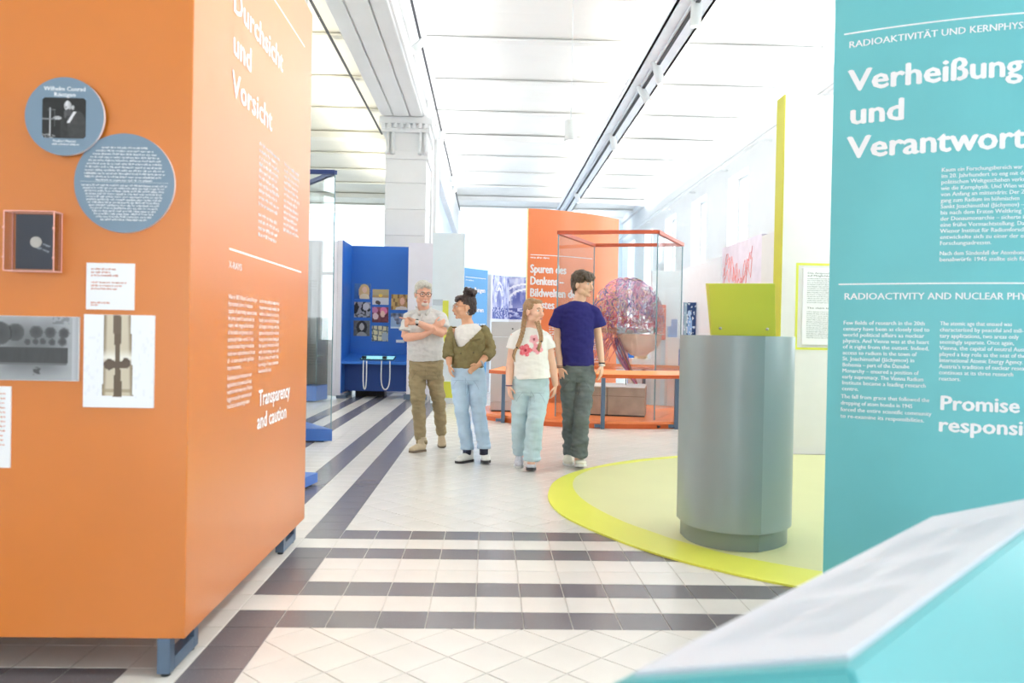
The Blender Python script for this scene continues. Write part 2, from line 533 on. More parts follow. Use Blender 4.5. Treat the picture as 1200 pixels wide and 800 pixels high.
for i in range(8):
    bm = B(); box2(bm, (-2.19+i*.122, 16.06, 5.27), (-2.19+i*.122+.065, 16.13, 5.36), .006); fin('dentil', bm, WHITE, column)
for x in (-2.07, -1.97, -1.43, -1.33):
    bm = B(); tube(bm, [(x, 16.17, 5.22), (x, 16.16, 5.0), (x, 16.18, 4.84), (x, 16.14, 4.78)], [.035, .035, .03, .045], 10); fin('bracket', bm, WHITE, column, True)
# white pilaster strip just behind the column and the infill wall beyond
bm = B(); box2(bm, (-1.98, 17.34, 0), (-1.26, 19.4, CZ), .01); box2(bm, (-1.26, 17.8, 0), (-1.2, 18.8, CZ-.3), .01); fin('wall_middle', bm, WHITE, kind='structure')
bm = B(); box2(bm, (-1.55, 19.4, 0), (-1.38, YB, 4.9)); fin('wall_infill', bm, mat('pale_blue_wall', rgb(206, 218, 240), .7, var=.02), kind='structure')
bm = B(); box2(bm, (-1.75, 19.4, 4.9), (-1.22, YB, CZ+.1), .01); fin('trim_3', bm, WHITE, kind='structure')

# suspended steel box beam with light track
hb = thing('suspended_beam', (2.6, 15, 5.6), 'long pale steel beam hung under the vaulted ceiling, carrying the right row of spotlights', 'beam')
bm = B(); box2(bm, (2.36, -2, 5.58), (2.86, YB-.3, 5.62)); box2(bm, (2.36, -2, 5.58), (2.40, YB-.3, 5.74)); box2(bm, (2.82, -2, 5.58), (2.86, YB-.3, 5.74)); box2(bm, (2.56, -2, 5.54), (2.66, YB-.3, 5.6))
fin('channel', bm, mat('pale_steel', rgb(228, 232, 238), .4, var=.05, scale=2), hb)
bm = B(); box2(bm, (2.585, -2, 5.52), (2.635, YB-.4, 5.545)); fin('track', bm, TRACKM, hb)
for i in range(8):
    bm = B(); cyl(bm, (2.6, 1+4.2*i, 5.6), (2.6, 1+4.2*i, CZ+.05), .012, 8); fin('hanger', bm, LAMPW, hb, True)

pf = area('daylight_portal', (-2, -6.7, 1.6), (-PI/2, 0, 0), 3, 3.2, 1); pf.data.cycles.is_portal = True
area('added_back_wall_light', (-2, 31.5, 5.75), (R(75), 0, 0), 13, .15, 380, (.90, .95, 1))  # added strip light that brightens the back wall
def spot_light(name, loc, aim, label, group, energy=30, size=.05, L=.3, pend=False, colr=(1, .96, .9)):
    t = thing(name, loc, label, 'spotlight', group)
    p = Vector(loc); a = Vector(aim).normalized()
    e = p+Vector((0, 0, -.06 if not pend else 0))
    bm = B(); cyl(bm, p, e+Vector((0, 0, .0)) if not pend else p+Vector((0, 0, .3)), .012, 8); fin('stem', bm, LAMPW, t, True)
    bm = B(); s = e-a*L*.4; f = e+a*L*.6
    tube(bm, [s, s+a*.01, f-a*.01, f], [size*.85, size, size, size*.96], 18, (1, 0, 0) if abs(a.x) < .8 else (0, 1, 0)); fin('housing', bm, LAMPW, t, True)
    bm = B(); cyl(bm, f-a*.002, f+a*.004, size*.8, 16); fin('lens', bm, mat('lamp_lens', (1, .97, .9, 1), .3, emit=6), t, True)
    l = bpy.data.lights.new('bulb', 'SPOT'); l.energy = energy; l.spot_size = R(70); l.spot_blend = .7; l.shadow_soft_size = .06; l.color = colr
    o = bpy.data.objects.new('bulb', l); COL.objects.link(o); o.parent = t
    o.location = f+a*.02-Vector(loc)
    o.rotation_euler = a.to_track_quat('-Z', 'Y').to_euler()
    return t

for y in (2.2, 4.6):  # two added spotlights, out of view, brightening the side of the orange box
    spot_light('track_spotlight', (2.61, y, 5.53), (-3.6, .25, -3.3), 'white spotlight on the suspended beam aimed at the %s half of the orange box' % ('near' if y < 3 else 'far'), None, 430, .07, .36)
ROWR = 'white cylinder spotlights on the suspended beam'
for y, aim, lab in ((7.35, (.55, .2, -.8), 'nearest white cylinder spotlight on the suspended beam, tilted to the right'),
                    (10.4, (0, .1, -1), 'white cylinder spotlight on the suspended beam pointing straight down, just beyond the black clip'),
                    (12.8, (.3, .2, -.9), 'white spotlight on the suspended beam, third from the front'),
                    (14.0, (.4, -.2, -.8), 'white spotlight on the suspended beam, fourth from the front'),
                    (17.4, (.3, .3, -.9), 'white spotlight on the suspended beam, fifth from the front'),
                    (24.5, (.3, .1, -.9), 'white spotlight on the suspended beam, farthest of its row')):
    spot_light('track_spotlight', (2.61, y, 5.53), aim, lab, None, 420, .07, .36)
# clamp hanging at the beam
t = thing('clamp_lamp', (2.6, 9.1, 5.52), 'small black clip with a pale reflector and loose cable on the suspended beam', 'clamp')
bm = B(); ell(bm, (2.64, 9.1, 5.34), (.05, .05, .045)); fin('clip', bm, BLACK, t, True)
bm = B(); tube(bm, [(2.6, 9.1, 5.53), (2.57, 9.1, 5.45), (2.6, 9.1, 5.38), (2.66, 9.1, 5.42), (2.8, 9.1, 5.5)], .008, 6); fin('cable', bm, BLACK, t, True)
bm = B(); tube(bm, [(2.66, 9.12, 5.36), (2.78, 9.12, 5.49)], [.03, .1], 14); fin('reflector', bm, LAMPW, t, True)

def track(x, z, y0, y1, label):
    t = thing('light_track', (x, (y0+y1)/2, z), label, 'track')
    bm = B(); box2(bm, (x-.017, y0, z+.0005), (x+.017, y1, z+.03)); fin('rail', bm, TRACKM, t)
    y = y0+.5
    while y < y1:
        bm = B(); cyl(bm, (x, y, z), (x, y, CZ+.1), .006, 6); fin('hanger', bm, LAMPW, t); y += 3.3
    return t
track(-2.66, 5.98, 2, 19.6, 'thin black light track hung left of the white beam')
track(-1.10, 5.6, 2, 29, 'thin black light track hung right of the white beam and column')
LG = None
for x, z, y, aim, lab in ((-2.66, 5.96, 11.4, (0, -.15, -1), 'white spotlight on the track left of the white beam'),
                       (-1.1, 5.58, 12.1, (-.6, -.4, -.75), 'white spotlight near the top of the track right of the beam, tilted to the left'),
                       (-1.1, 5.58, 17.6, (0, -.5, -.8), 'lit spotlight on the right-hand track, level with the column capital'),
                       (-1.1, 5.58, 22.6, (0, -.5, -.8), 'nearer of the two lit spotlights close together at the far end of the right-hand track'),
                       (-1.1, 5.58, 23.7, (.2, -.5, -.8), 'farther of the two lit spotlights close together at the far end of the right-hand track')):
    spot_light('track_spotlight', (x, y, z), aim, lab, None, 340, .06, .3)
spot_light('pendant_downlight', (1.13, 11.6, 4.07+.12), (0, 0, -1), 'white cylinder downlight hanging alone from the ceiling vaults', None, 220, .09, .3, True)
bm = B(); cyl(bm, (1.13, 11.6, 4.3), (1.13, 11.6, CZ), .006, 6); fin('cable', bm, LAMPW, bpy.data.objects['pendant_downlight'])

# ------------------------------------------------------------------ orange exhibition box (left)
BX, BY0, BY1, BZ0, BZ1 = -1.04, 2.835, 4.67, .137, 3.03
ob = thing('exhibition_box', (-1.9, 3.7, 0), 'large orange display box with white lettering on steel legs at left', 'display wall')
bm = B(); box2(bm, (-2.9, BY0, BZ0), (BX, BY1, BZ1), .004); fin('body', bm, ORANGE, ob)
for y0 in (BY0+.0, BY1-.27):
    for x0 in (BX-.05, -2.8):
        bm = B(); w = .045
        box2(bm, (x0-w, y0, .0+.012), (x0, y0+w, BZ0-.0005), .003)
        box2(bm, (x0-w, y0+.235, .012), (x0, y0+.235+w, BZ0-.0005), .003)
        box2(bm, (x0-w, y0+w, .012), (x0, y0+.235, .012+w), .003)
        lg = fin('leg', bm, STEEL, ob)
        for yy in (.025, .255): bm = B(); cyl(bm, (x0-w/2, y0+yy, 0), (x0-w/2, y0+yy, .014), .016, 12); fin('rubber_foot', bm, BLACK, lg, True)
MR = lambda u, v, d: Vector((BX+d, u, v))          # right face
MF = lambda u, v, d: Vector((u, BY0-d, v))         # front face
fin('lettering', letters([
    ('Durchsicht', 3.25, 2.49, .098, .775, None, .025), ('und', 3.256, 2.322, .098, .245, None, .025), ('Vorsicht', 3.253, 2.155, .098, .59, None, .025),
    ('X-RAYS', 3.247, 1.465, .027, .167, None, .02),
    ('Transparency', 3.697, .872, .07, .57, None, .025), ('and caution', 3.676, .768, .07, .525, None, .025)], MR), INK, ob)
for z_ in (2.776, 1.537): fin('printed_rule', box2(B(), (BX, 3.252, z_), (BX+.0015, 4.484, z_+.0075)), INK, ob)
eng1 = ['When in 1895 Wilhelm Conrad Röntgen', 'first noticed a form of radiation', 'capable of penetrating opaque bodies,', 'the press named it sensational: the', 'rosary, with images of the bones', 'of the hands and glimpses into a', 'previously hidden world. X-rays', 'revolutionised things in medicine', 'made new explanations on the art', 'all – in some cases with significant', 'improvements.']
wid1 = [.397, .33, .40, .36, .35, .34, .35, .36, .38, .36, .18]
items = [(s, 3.248, 1.342-i*.0287, .019, wid1[i], None, .01) for i, s in enumerate(eng1)]
items += [(s, 3.25, 1.015-i*.0287, .019, w_, None, .01) for i, (s, w_) in enumerate([('Examinations and advances in our', .33), ('applications of numerous X-rays', .33), ('methods with many aims. Visitors', .34), ('began to care for treatments and', .33), ('break to an astonishing extent.', .31)])]
eng2 = ['and to the analytical experience', 'these were used widely, the', 'medicine, followed much later by', 'body scans which through', 'all changes in the body, with the', 'approval and possibility without', 'fusing even a bone during an', 'the quality threshold, which', 'with destroying even cell', 'Much in the art with this', 'knowledge of these substances', 'found possible hope.']
items += [(s, 3.684, 1.342-i*.0290, .019, .345 if i < 11 else .22, None, .01) for i, s in enumerate(eng2)]
fin('lettering', letters(items, MR), INK, ob)
rows = [(3.645, 3.645+.355*random.uniform(.85, 1), 2.045-i*.0298) for i in range(10)]+[(3.645, 3.645+.355*random.uniform(.85, 1), 2.045-(i+.6)*.0298) for i in range(10, 14)]
rows += [(4.085, 4.085+.35*random.uniform(.8, 1), 2.045-i*.0298) for i in range(12)]
fin('lettering', word_lines(rows, MR, .019), INK, ob)

def disc(c, r, th, label, zoff=0):
    t = thing('round_sign', (c[0], BY0, c[1]-r), label, 'sign')
    bm = B(); y1 = BY0-zoff; n = 64
    pts = [(c[0]+r*math.cos(2*PI*k/n), c[1]+r*math.sin(2*PI*k/n)) for k in range(n)]
    A_ = [bm.verts.new((x, y1, z)) for x, z in pts]; B_ = [bm.verts.new((x, y1-th, z)) for x, z in pts]
    bm.faces.new(A_); bm.faces.new(B_[::-1])
    for k in range(n): bm.faces.new((A_[k], A_[(k+1) % n], B_[(k+1) % n], B_[k]))
    for f in bm.faces: f.material_index = 1 if len(f.verts) == 4 else 0
    fin('board', bm, [DISC, mat('sign_edge_white', rgb(226, 214, 216), .5, var=.01)], t)
    return t, (lambda u, v, d: Vector((u, y1-th-d, v)))
d2, M2 = disc((-1.264, 1.716), .171, .012, 'larger round grey-blue sign with two blocks of small white text, on the orange box')
rows = []
for i in range(11):
    z = 1.716+.118-i*.0112; hw = [.078, .098, .108, .117, .123, .128, .132, .135, .137, .135, .098][i]; rows.append((-1.264-hw, -1.264+hw, z))
for i in range(13):
    z = 1.716-.012-i*.0098; hw = [.146, .14, .135, .132, .13, .128, .125, .12, .115, .108, .102, .095, .08][i]; rows.append((-1.264-hw, -1.264+hw, z))
fin('lettering', word_lines(rows, M2, .0068, .0006, 5), INK, d2)
bm = B(); box2(bm, (-1.264-.15, BY0-.0125, 1.7185), (-1.264+.15, BY0-.0120, 1.7195)); fin('printed_rule', bm, INK, d2)
d1, M1 = disc((-1.4635, 1.937), .1335, .012, 'smaller round grey-blue portrait sign reading Wilhelm Conrad Röntgen, on the orange box', .0135)
fin('lettering', letters([('Wilhelm Conrad', -1.533, 2.024, .0135, .139, None, .03), ('Röntgen', -1.499, 2.0045, .0135, .072, None, .03), ('Physiker | Physicist', -1.501, 1.8485, .008, .078, None, .02)], M1, .0006), INK, d1)
fin('lettering', word_lines([(-1.504, -1.412, 1.838)], M1, .006, .0006, 8), INK, d1)
def portrait(s, t):
    g = .10+.03*nz(s*7, t*7)
    def e(cx, cy, rx, ry): return ((s-cx)/rx)**2+((t-cy)/ry)**2 < 1
    if t < .72-.6*abs(s-.70)-.05 and s > .42: g = .16+.05*nz(s*12, t*9, 3)
    if e(.80, .30, .22, .38): g = .22+.05*nz(s*9, t*9, 1)
    if abs((s-.66)+(t-.5)*-.55) < .035 and .38 < t < .66: g = .85
    if e(.585, .80, .085, .125): g = .86-.25*abs(s-.56)/.1
    if e(.54, .77, .035, .03): g = .6
    if e(.60, .64, .075, .09): g = .28
    if e(.53, .60, .035, .1): g = .33
    if e(.70, .76, .03, .06): g = .7
    if e(.35, .50, .10, .045): g = .68+.2*nz(s*20, t*20)
    if abs(s-.18) < .012 and .05 < t < .75: g = .72
    if abs(s-.07) < .006 and .1 < t < .6: g = .5
    if abs(s-.28) < .008 and .3 < t < .7: g = .35
    if abs(t-.47) < .012 and s < .25: g = .55
    if abs(t-.70) < .01 and .12 < s < .3: g = .5
    if t < .1 and s < .3 and nz(s*30, t*30) > .1: g = .6
    if min(s, 1-s)+min(t, 1-t) < .05: return rgb_s(DISCC)
    return (g, g*1.0, g*1.02)
DISCC = (122/255, 150/255, 180/255)
def rgb_s(c): return c
fin('portrait_print', picture(M1, -1.538, 1.862, .147, .138, 72, 68, portrait, .0007), printed(), d1)

# acrylic case with the film card
t = thing('acrylic_case', (-1.56, BY0, 1.405), 'small clear pink-edged acrylic case holding a dark film card, on the orange box', 'display case')
cx0, cx1, cz0, cz1, cy0 = -1.645, -1.478, 1.405, 1.607, BY0-.055
w = .004
for nm, a, b in (('pane', (cx0, cy0, cz0), (cx1, cy0+w, cz1)), ('pane', (cx0, cy0+w, cz0), (cx0+w, BY0, cz1)), ('pane', (cx1-w, cy0+w, cz0), (cx1, BY0, cz1)),
                 ('pane', (cx0+w, cy0+w, cz1-w), (cx1-w, BY0, cz1)), ('pane', (cx0+w, cy0+w, cz0), (cx1-w, BY0, cz0+w))):
    fin(nm, box2(B(), a, b), ACRYL, t)
bm = B(); e = .003
PK = mat('pink_acrylic_edge', rgb(250, 190, 178), .3)
for x in (cx0, cx1):
    for y in (cy0, BY0-.004): box2(bm, (x-e/2, y-e/2, cz0), (x+e/2, y+e/2, cz1))
for z in (cz0, cz1):
    for y in (cy0, BY0-.004): box2(bm, (cx0, y-e/2, z-e/2), (cx1, y+e/2, z+e/2))
    for x in (cx0, cx1): box2(bm, (x-e/2, cy0, z-e/2), (x+e/2, BY0-.001, z+e/2))
fin('edge', bm, PK, t)
for x in (cx0, cx1):
    for z in (1.45, 1.55):
        bm = B(); ell(bm, (x, cy0-.002, z), (.004, .004, .004)); fin('screw', bm, PK, t, True)
t = thing('film_card', (-1.55, BY0-.03, 1.412), 'dark blue film card with a pale round tag inside the acrylic case', 'card')
bm = B(); box2(bm, (-1.617, BY0-.034, 1.412), (-1.492, BY0-.030, 1.598)); fin('card', bm, mat('film_card_blue', rgb(48, 58, 74), .35), t)
MC = lambda u, v, d: Vector((u, BY0-.034-d, v))
bm = B(); cyl(bm, (-1.548, BY0-.034, 1.504), (-1.548, BY0-.037, 1.504), .019, 24); fin('tag', bm, mat('tag_pearl', rgb(206, 208, 200), .4, var=.1, scale=40), t)
def tilt(u, v, d):
    a = -.35; return MC(-1.52+(u*math.cos(a)-v*math.sin(a)), 1.49+(u*math.sin(a)+v*math.cos(a)), d)
fin('handwriting', word_lines([(-.008, .024, .002), (-.022, .020, -.016)], tilt, .009, .0006, 3), mat('white_ink_faint', rgb(170, 185, 200), .6), t)

def sheet(name, x0, z0, x1, z1, th, label, cat, m=PAPER):
    t = thing(name, ((x0+x1)/2, BY0, z0), label, cat)
    fin('board', box2(B(), (x0, BY0-th, z0), (x1, BY0, z1), .0008), m, t)
    return t, (lambda u, v, d: Vector((u, BY0-th-d, v)))
t, M = sheet('text_card', -1.392, 1.279, -1.228, 1.440, .006, 'small square white text card above the bone-coloured radiograph, on the orange box', 'card')
fin('lettering', word_lines([(-1.375, -1.29, 1.416), (-1.375, -1.31, 1.405), (-1.375, -1.282, 1.394), (-1.375, -1.254, 1.370), (-1.375, -1.266, 1.359), (-1.375, -1.285, 1.348), (-1.375, -1.305, 1.300), (-1.375, -1.35, 1.292)], M, .006, .0006, 11), REDINK, t)
t, M = sheet('radiograph_print', -1.397, .941, -1.156, 1.262, .008, 'white board with a brown x-ray print of a tapering case holding a cross-shaped tool', 'print')
def xray2(s, t_):
    bgc = (.93, .94, .97)
    l = .29-.02*(1-t_); r = .665+.05*(1-t_)
    if t_ < .13 or not (l < s < r):
        if .85 > t_ > .1 and (s < .24 or s > .70) and nz(s*18, round(t_*28)*3.3) > .3: return (.905, .918, .945)
        if .415 < s < .555 and t_ > .11: return (.42, .35, .28)
        return bgc
    u = (s-l)/(r-l); c = (.80, .76, .68)
    edge = min(u, 1-u)
    c = mixc((.50, .43, .34), c, edge/.13)
    if .45 < t_ < .62: c = mixc(c, (.92, .91, .88), 1-abs(t_-.54)/.09)
    if .16 < t_ < .2: c = mixc(c, (.62, .56, .46), .7)
    sh = .11+.03*math.sin(t_*9)
    if abs(u-.5) < sh and not (t_ < .12): c = (.40, .34, .28)
    if t_ > .80 and abs(u-.48) < .14: c = (.42, .36, .3)
    if .40 < t_ < .53 and ((u-.22)/.2)**2+((t_-.465)/.06)**2 < 1: c = (.36, .30, .26)
    if ((u-.80)/.15)**2+((t_-.485)/.055)**2 < 1: c = (.36, .30, .26)
    if abs(t_-.465) < .035 and .15 < u < .85: c = (.38, .32, .27)
    return c
fin('print_face', picture(M, -1.396, .942, .239, .319, 60, 80, xray2, .0006), printed(), t)
t, M = sheet('radiograph_print', -1.735, 1.030, -1.413, 1.252, .008, 'grey x-ray print of round discs and a dark bar, cut by the left edge', 'print')
def xray1(s, t_):
    g = .66-.22*math.exp(-((s-.5)/.36)**4-((t_-.5)/.42)**4)+.02*nz(s*8, t_*8)
    if s > .93: g = .68-.1*(s-.93)/.07+.06
    for cx, cy, r_ in ((.33, .75, .085), (.55, .76, .058), (.70, .755, .05), (.845, .745, .05), (.46, .60, .022), (.545, .605, .022), (.62, .61, .022), (.72, .60, .027), (.83, .61, .038), (.16, .73, .12)):
        d = math.hypot(s-cx, (t_-cy)*.69)
        if d < r_: g = .27+.05*d/r_
        elif d < r_+.012: g -= .12
    if .28 < t_ < .51 and s < .89: g = .27+.015*nz(s*30, t_*4)
    elif .24 < t_ < .28 and s < .88: g = .40
    if math.hypot(s-.56, (t_-.15)*.69)+.03*nz(s*40, t_*40) < .035: g = .3
    if t_ > .88 and .72 < s < .9 and nz(s*25, t_*14) > 0: g -= .12
    return (g*.98, g, g*1.03)
fin('print_face', picture(M, -1.734, 1.031, .320, .220, 90, 62, xray1, .0006), printed(), t)
t, M = sheet('text_card', -1.80, .727, -1.643, 1.008, .007, 'white text card below the grey x-ray print, cut by the left edge', 'card')
fin('lettering', word_lines([(-1.78, -1.66, .98-.016*i) for i in range(12)], M, .006, .0006, 21), REDINK, t)

# ------------------------------------------------------------------ teal curved wall (right)
def tY(x):
    if x > 3.1: return tY(3.1)
    return 3.9-.543*(x-1.726)+.247*(x-1.726)*(x-2.063)
tw = thing('curved_text_wall', (2.4, 3.7, 0), 'tall teal curved wall headed Verheißung und Verantwortung, at the right edge', 'display wall')
bm = B(); N = 24; xs = [1.676+(4.0-1.676)*i/N for i in range(N+1)]
strip_prism(bm, [(x+.02, tY(x)+.05) for x in xs], [(x, tY(x)) for x in xs], 3.05, 3.05, 2.99)
fin('board', bm, TEAL, tw)
bm = B()
for i in (2, 22): box(bm, (xs[i]+.03, tY(xs[i])+.03, .03), (.05, .05, .06))
fin('foot', bm, STEEL, tw)
MT = lambda u, v, d: Vector((u, tY(u)-d, v))
big = [('RADIOAKTIVITÄT UND KERNPHYSIK', 1.730, 2.645, .031, .338, 'RADIOAKTIVITÄT', .03),
       ('Verheißung', 1.733, 2.434, .100, .590, 'Verheißun', .035), ('und', 1.738, 2.273, .100, .205, None, .035), ('Verantwortung', 1.735, 2.108, .102, .675, 'Verantwort', .035),
       ('RADIOACTIVITY AND NUCLEAR PHYSICS', 1.733, 1.420, .031, .609, 'RADIOACTIVITY AND NUCLEAR', .03),
       ('Promise and', 2.107, .907, .064, .305, 'Promise', .035), ('responsibility', 2.103, .806, .064, .322, 'responsi', .035)]
fin('lettering', letters(big, MT), INK, tw)
de = ['Kaum ein Forschungsbereich war', 'im 20. Jahrhundert so eng mit dem', 'politischen Weltgeschehen verknüpft', 'wie die Kernphysik. Und Wien war', 'von Anfang an mittendrin: Der Zu-', 'gang zum Radium im böhmischen', 'Sankt Joachimsthal (Jáchymov) –', 'bis nach dem Ersten Weltkrieg Teil', 'der Donaumonarchie – sicherte ihr', 'eine frühe Vormachtstellung. Das', 'Wiener Institut für Radiumforschung', 'entwickelte sich zu einer der ersten', 'Forschungsadressen.']
k = .309/len('Kaum ein Forschungsbereich war')
it = [(s, 2.094, 2.013-i*.0284, .0185, len(s)*k, None, .03) for i, s in enumerate(de)]
it += [(s, 2.094, 1.625-i*.0284, .0185, len(s)*k, None, .03) for i, s in enumerate(['Nach dem Sündenfall der Atombom-', 'benabwürfe 1945 stellte sich für die'])]
k2 = .329/len('physics. And Vienna was at the heart')
en = ['Few fields of research in the 20th', 'century have been as closely tied to', 'world political affairs as nuclear', 'physics. And Vienna was at the heart', 'of it right from the outset. Indeed,', 'access to radium in the town of', 'St. Joachimsthal (Jáchymov) in', 'Bohemia – part of the Danube', 'Monarchy – ensured a position of', 'early supremacy. The Vienna Radium', 'Institute became a leading research', 'centre.']
it += [(s, 1.733, 1.298-i*.0292, .0185, len(s)*k2, None, .03) for i, s in enumerate(en)]
it += [(s, 1.730, .939-i*.032, .0185, len(s)*k2, None, .03) for i, s in enumerate(['The fall from grace that followed the', 'dropping of atom bombs in 1945', 'forced the entire scientific community', 'to re-examine its responsibilities.'])]
en2 = ['The atomic age that ensued was', 'characterised by peaceful and mili-', 'tary applications, two areas only', 'seemingly separate. Once again,', 'Vienna, the capital of neutral Austria,', 'played a key role as the seat of the', 'International Atomic Energy Agency.', "Austria's tradition of nuclear research", 'continues at its three research', 'reactors.']
it += [(s, 2.102, 1.299-i*.0285, .0185, len(s)*k2, None, .03) for i, s in enumerate(en2)]
fin('lettering', letters(it, MT), INK, tw)
for z in (2.715, 1.494):
    bm = B(); xr = [1.712+(3.4-1.712)*i/20 for i in range(21)]
    strip_prism(bm, [(x, tY(x)+.001) for x in xr], [(x, tY(x)-.0015) for x in xr], z+.004, z+.004, .007); fin('printed_rule', bm, INK, tw)

# ------------------------------------------------------------------ lectern (front right)
LA, LB, LC, LD = Vector((.831, 1.648, .802)), Vector((1.02, 1.455, .905)), Vector((.385, .836, .888)), Vector((.209, 1.045, .785))
a1 = (LA-LD).normalized(); n_ = Vector((-.25838, .24122, .93544)).normalized()
a2 = n_.cross(a1).normalized()     # towards the low edge
if a2.dot(LD-LC) < 0: a2 = -a2
wid = (LD-LC).dot(a2)
O_ = LC
lec = thing('lectern', (.85, 1.2, 0), 'teal sloping lectern with white text panel, blurred in front right', 'lectern')
LL = 1.25; z_floor = 0
def LP(s, t_, d=0): return O_ + a1*s + a2*t_ + n_*d
hd = Vector((a1.x, a1.y, 0)).normalized(); hs = Vector((a2.x, a2.y, 0)).normalized()
bm = B()
def sec(s):
    p0 = LP(s, wid+.02, -.004); p1 = LP(s, -.012, -.004)
    p2 = p1 - hs*.20 + Vector((0, 0, -.30)); p3 = p2+Vector((0, 0, -.05))+hs*.02; p4 = p0+Vector((0, 0, -.05))+hs*-.01
    return [p0, p1, p2, p3, p4]
A_ = [bm.verts.new(p) for p in sec(-.03)]; B_ = [bm.verts.new(p) for p in sec(LL)]
bm.faces.new(A_); bm.faces.new(B_[::-1])
for i in range(5): bm.faces.new((A_[i], A_[(i+1) % 5], B_[(i+1) % 5], B_[i]))
bmesh.ops.bevel(bm, geom=list(bm.edges), offset=.004, segments=2, affect='EDGES')
fin('desk', bm, TEALL, lec)
bm = B()
q = [LP(0, wid, 0), LP(0, 0, 0), LP(LL-.06, 0, 0), LP(LL-.06, wid, 0)]
lo = [bm.verts.new(p-n_*.004) for p in q]; hi = [bm.verts.new(p+n_*.002) for p in q]
bm.faces.new(hi); bm.faces.new(lo[::-1])
for i in range(4): bm.faces.new((lo[i], lo[(i+1) % 4], hi[(i+1) % 4], hi[i]))
fin('text_panel', bm, mat('white_matt_panel', (.72, .74, .82, 1), .5, var=.01), lec)
MLc = lambda u, v, d: LP(u, v, .002+d)
rows = []
for c0, c1 in ((.10, .36), (.42, .62), (.68, .98)):
    rows += [(c0, c1*random.uniform(.93, 1), .05+.012*i) for i in range(8) if not (c0 > .4 and i > 6)]
    rows += [(c0, c1*random.uniform(.9, 1), .165+.012*i) for i in range(7)]
fin('lettering', word_lines(rows, MLc, .007, .0004, 31), mat('pale_blue_print', rgb(216, 226, 236), .6, var=0), lec)
bm = B(); ped_c = LP(.75, wid/2); box(bm, (ped_c.x+.08, ped_c.y-.05, .32), (.16, .5, .64), rz=math.atan2(hd.y, hd.x)-PI/2, bev=.005); fin('pedestal', bm, TEALL, lec)
bm = B(); box(bm, (ped_c.x+.08, ped_c.y-.05, .01), (.4, .6, .02), rz=math.atan2(hd.y, hd.x)-PI/2, bev=.004); fin('base', bm, STEEL, lec)

# ------------------------------------------------------------------ floor mat, pedestal, lime wall
def spline(pts, n=6, closed=False):
    out = []; P = [Vector((p[0], p[1], 0)) for p in pts]; m = len(P)
    for i in range(m if closed else m-1):
        g = lambda k: P[k % m] if closed else P[max(0, min(m-1, k))]
        p0, p1, p2, p3 = g(i-1), g(i), g(i+1), g(i+2)
        for s in range(n):
            t_ = s/n
            out.append(.5*((2*p1)+(-p0+p2)*t_+(2*p0-5*p1+4*p2-p3)*t_*t_+(-p0+3*p1-3*p2+p3)*t_**3))
    if not closed: out.append(P[-1])
    return [(p.x, p.y) for p in out]
outer = spline([(3.07, 8.45), (2.5, 8.36), (2.01, 8.2), (1.62, 7.98), (1.28, 7.72), (1.0, 7.42), (.74, 7.05), (.57, 6.65), (.49, 6.23), (.465, 5.85), (.51, 5.45), (.62, 5.12), (.79, 4.76), (1.0, 4.42), (1.28, 4.11), (1.54, 3.9), (1.9, 3.68), (2.4, 3.5), (3.2, 3.4), (4.2, 3.6)])
inner = spline([(3.07, 8.40), (2.5, 8.24), (2.01, 8.08), (1.6, 7.84), (1.25, 7.56), (1.05, 7.38), (.92, 7.2), (.77, 6.86), (.70, 6.44), (.71, 6.0), (.79, 5.59), (.91, 5.22), (1.04, 4.96), (1.15, 4.76), (1.36, 4.48), (1.60, 4.27), (1.9, 4.08), (2.4, 3.9), (3.2, 3.8), (4.2, 4.0)])
fm = thing('floor_mat', (2, 6, 0), 'large rounded pale green floor mat with bright lime border under the grey pedestal', 'mat')
bm = B(); prism(bm, inner+[(5.3, 4.6), (5.3, 8.3)], .001, .011); fin('mat_field', bm, PALEV, fm)
bm = B(); strip_prism(bm, inner, outer, .012, .012, .011); fin('mat_border', bm, LIMEV, fm)

pd = thing('round_pedestal', (1.52, 4.85, .012), 'tall blue-grey rounded pedestal with a recessed base, standing on the lime mat', 'pedestal')
def plan(f):
    pts = []
    cx, cy = 1.512, 4.84
    lft = [(1.184, 4.95), (1.184, 4.80), (1.203, 4.70), (1.25, 4.61), (1.32, 4.545), (1.40, 4.505), (1.48, 4.487), (1.555, 4.487)]
    rgt = [(1.66, 4.55), (1.75, 4.63), (1.815, 4.72), (1.845, 4.82), (1.845, 4.95), (1.80, 5.08), (1.68, 5.18), (1.5, 5.22), (1.34, 5.18), (1.23, 5.08)]
    return [(cx+(x-cx)*f, cy+(y-cy)*f) for x, y in lft+rgt]
PED = plan(1.0)
def smooth_plan(f):
    p = plan(f); a = spline(p[:8], 4); b = spline(p[7:]+[p[0]], 4)
    return a+b[1:-1]
bm = B(); prism(bm, smooth_plan(1.0), .115, 1.236)
for e in bm.edges:
    pass
o = fin('drum', bm, GREYM, pd)
for p in o.data.polygons: p.use_smooth = abs(p.normal.z) < .5
o.data.set_sharp_from_angle(angle=R(17)) if hasattr(o.data, 'set_sharp_from_angle') else None
bm = B(); prism(bm, smooth_plan(.93), .012, .118); o = fin('base', bm, mat('grey_green_laminate', rgb(126, 138, 134), .35, var=.02), pd)
for p in o.data.polygons: p.use_smooth = abs(p.normal.z) < .5
o.data.set_sharp_from_angle(angle=R(17)) if hasattr(o.data, 'set_sharp_from_angle') else None
lb = thing('reading_board', (1.55, 4.9, 1.236), 'lime green reading board tilted back with two metal screws, on top of the grey pedestal', 'board')
bm = B()
A1 = [(1.316, 4.80, 1.545), (1.716, 4.80, 1.553), (1.725, 4.80, 1.237), (1.338, 4.80, 1.237)]
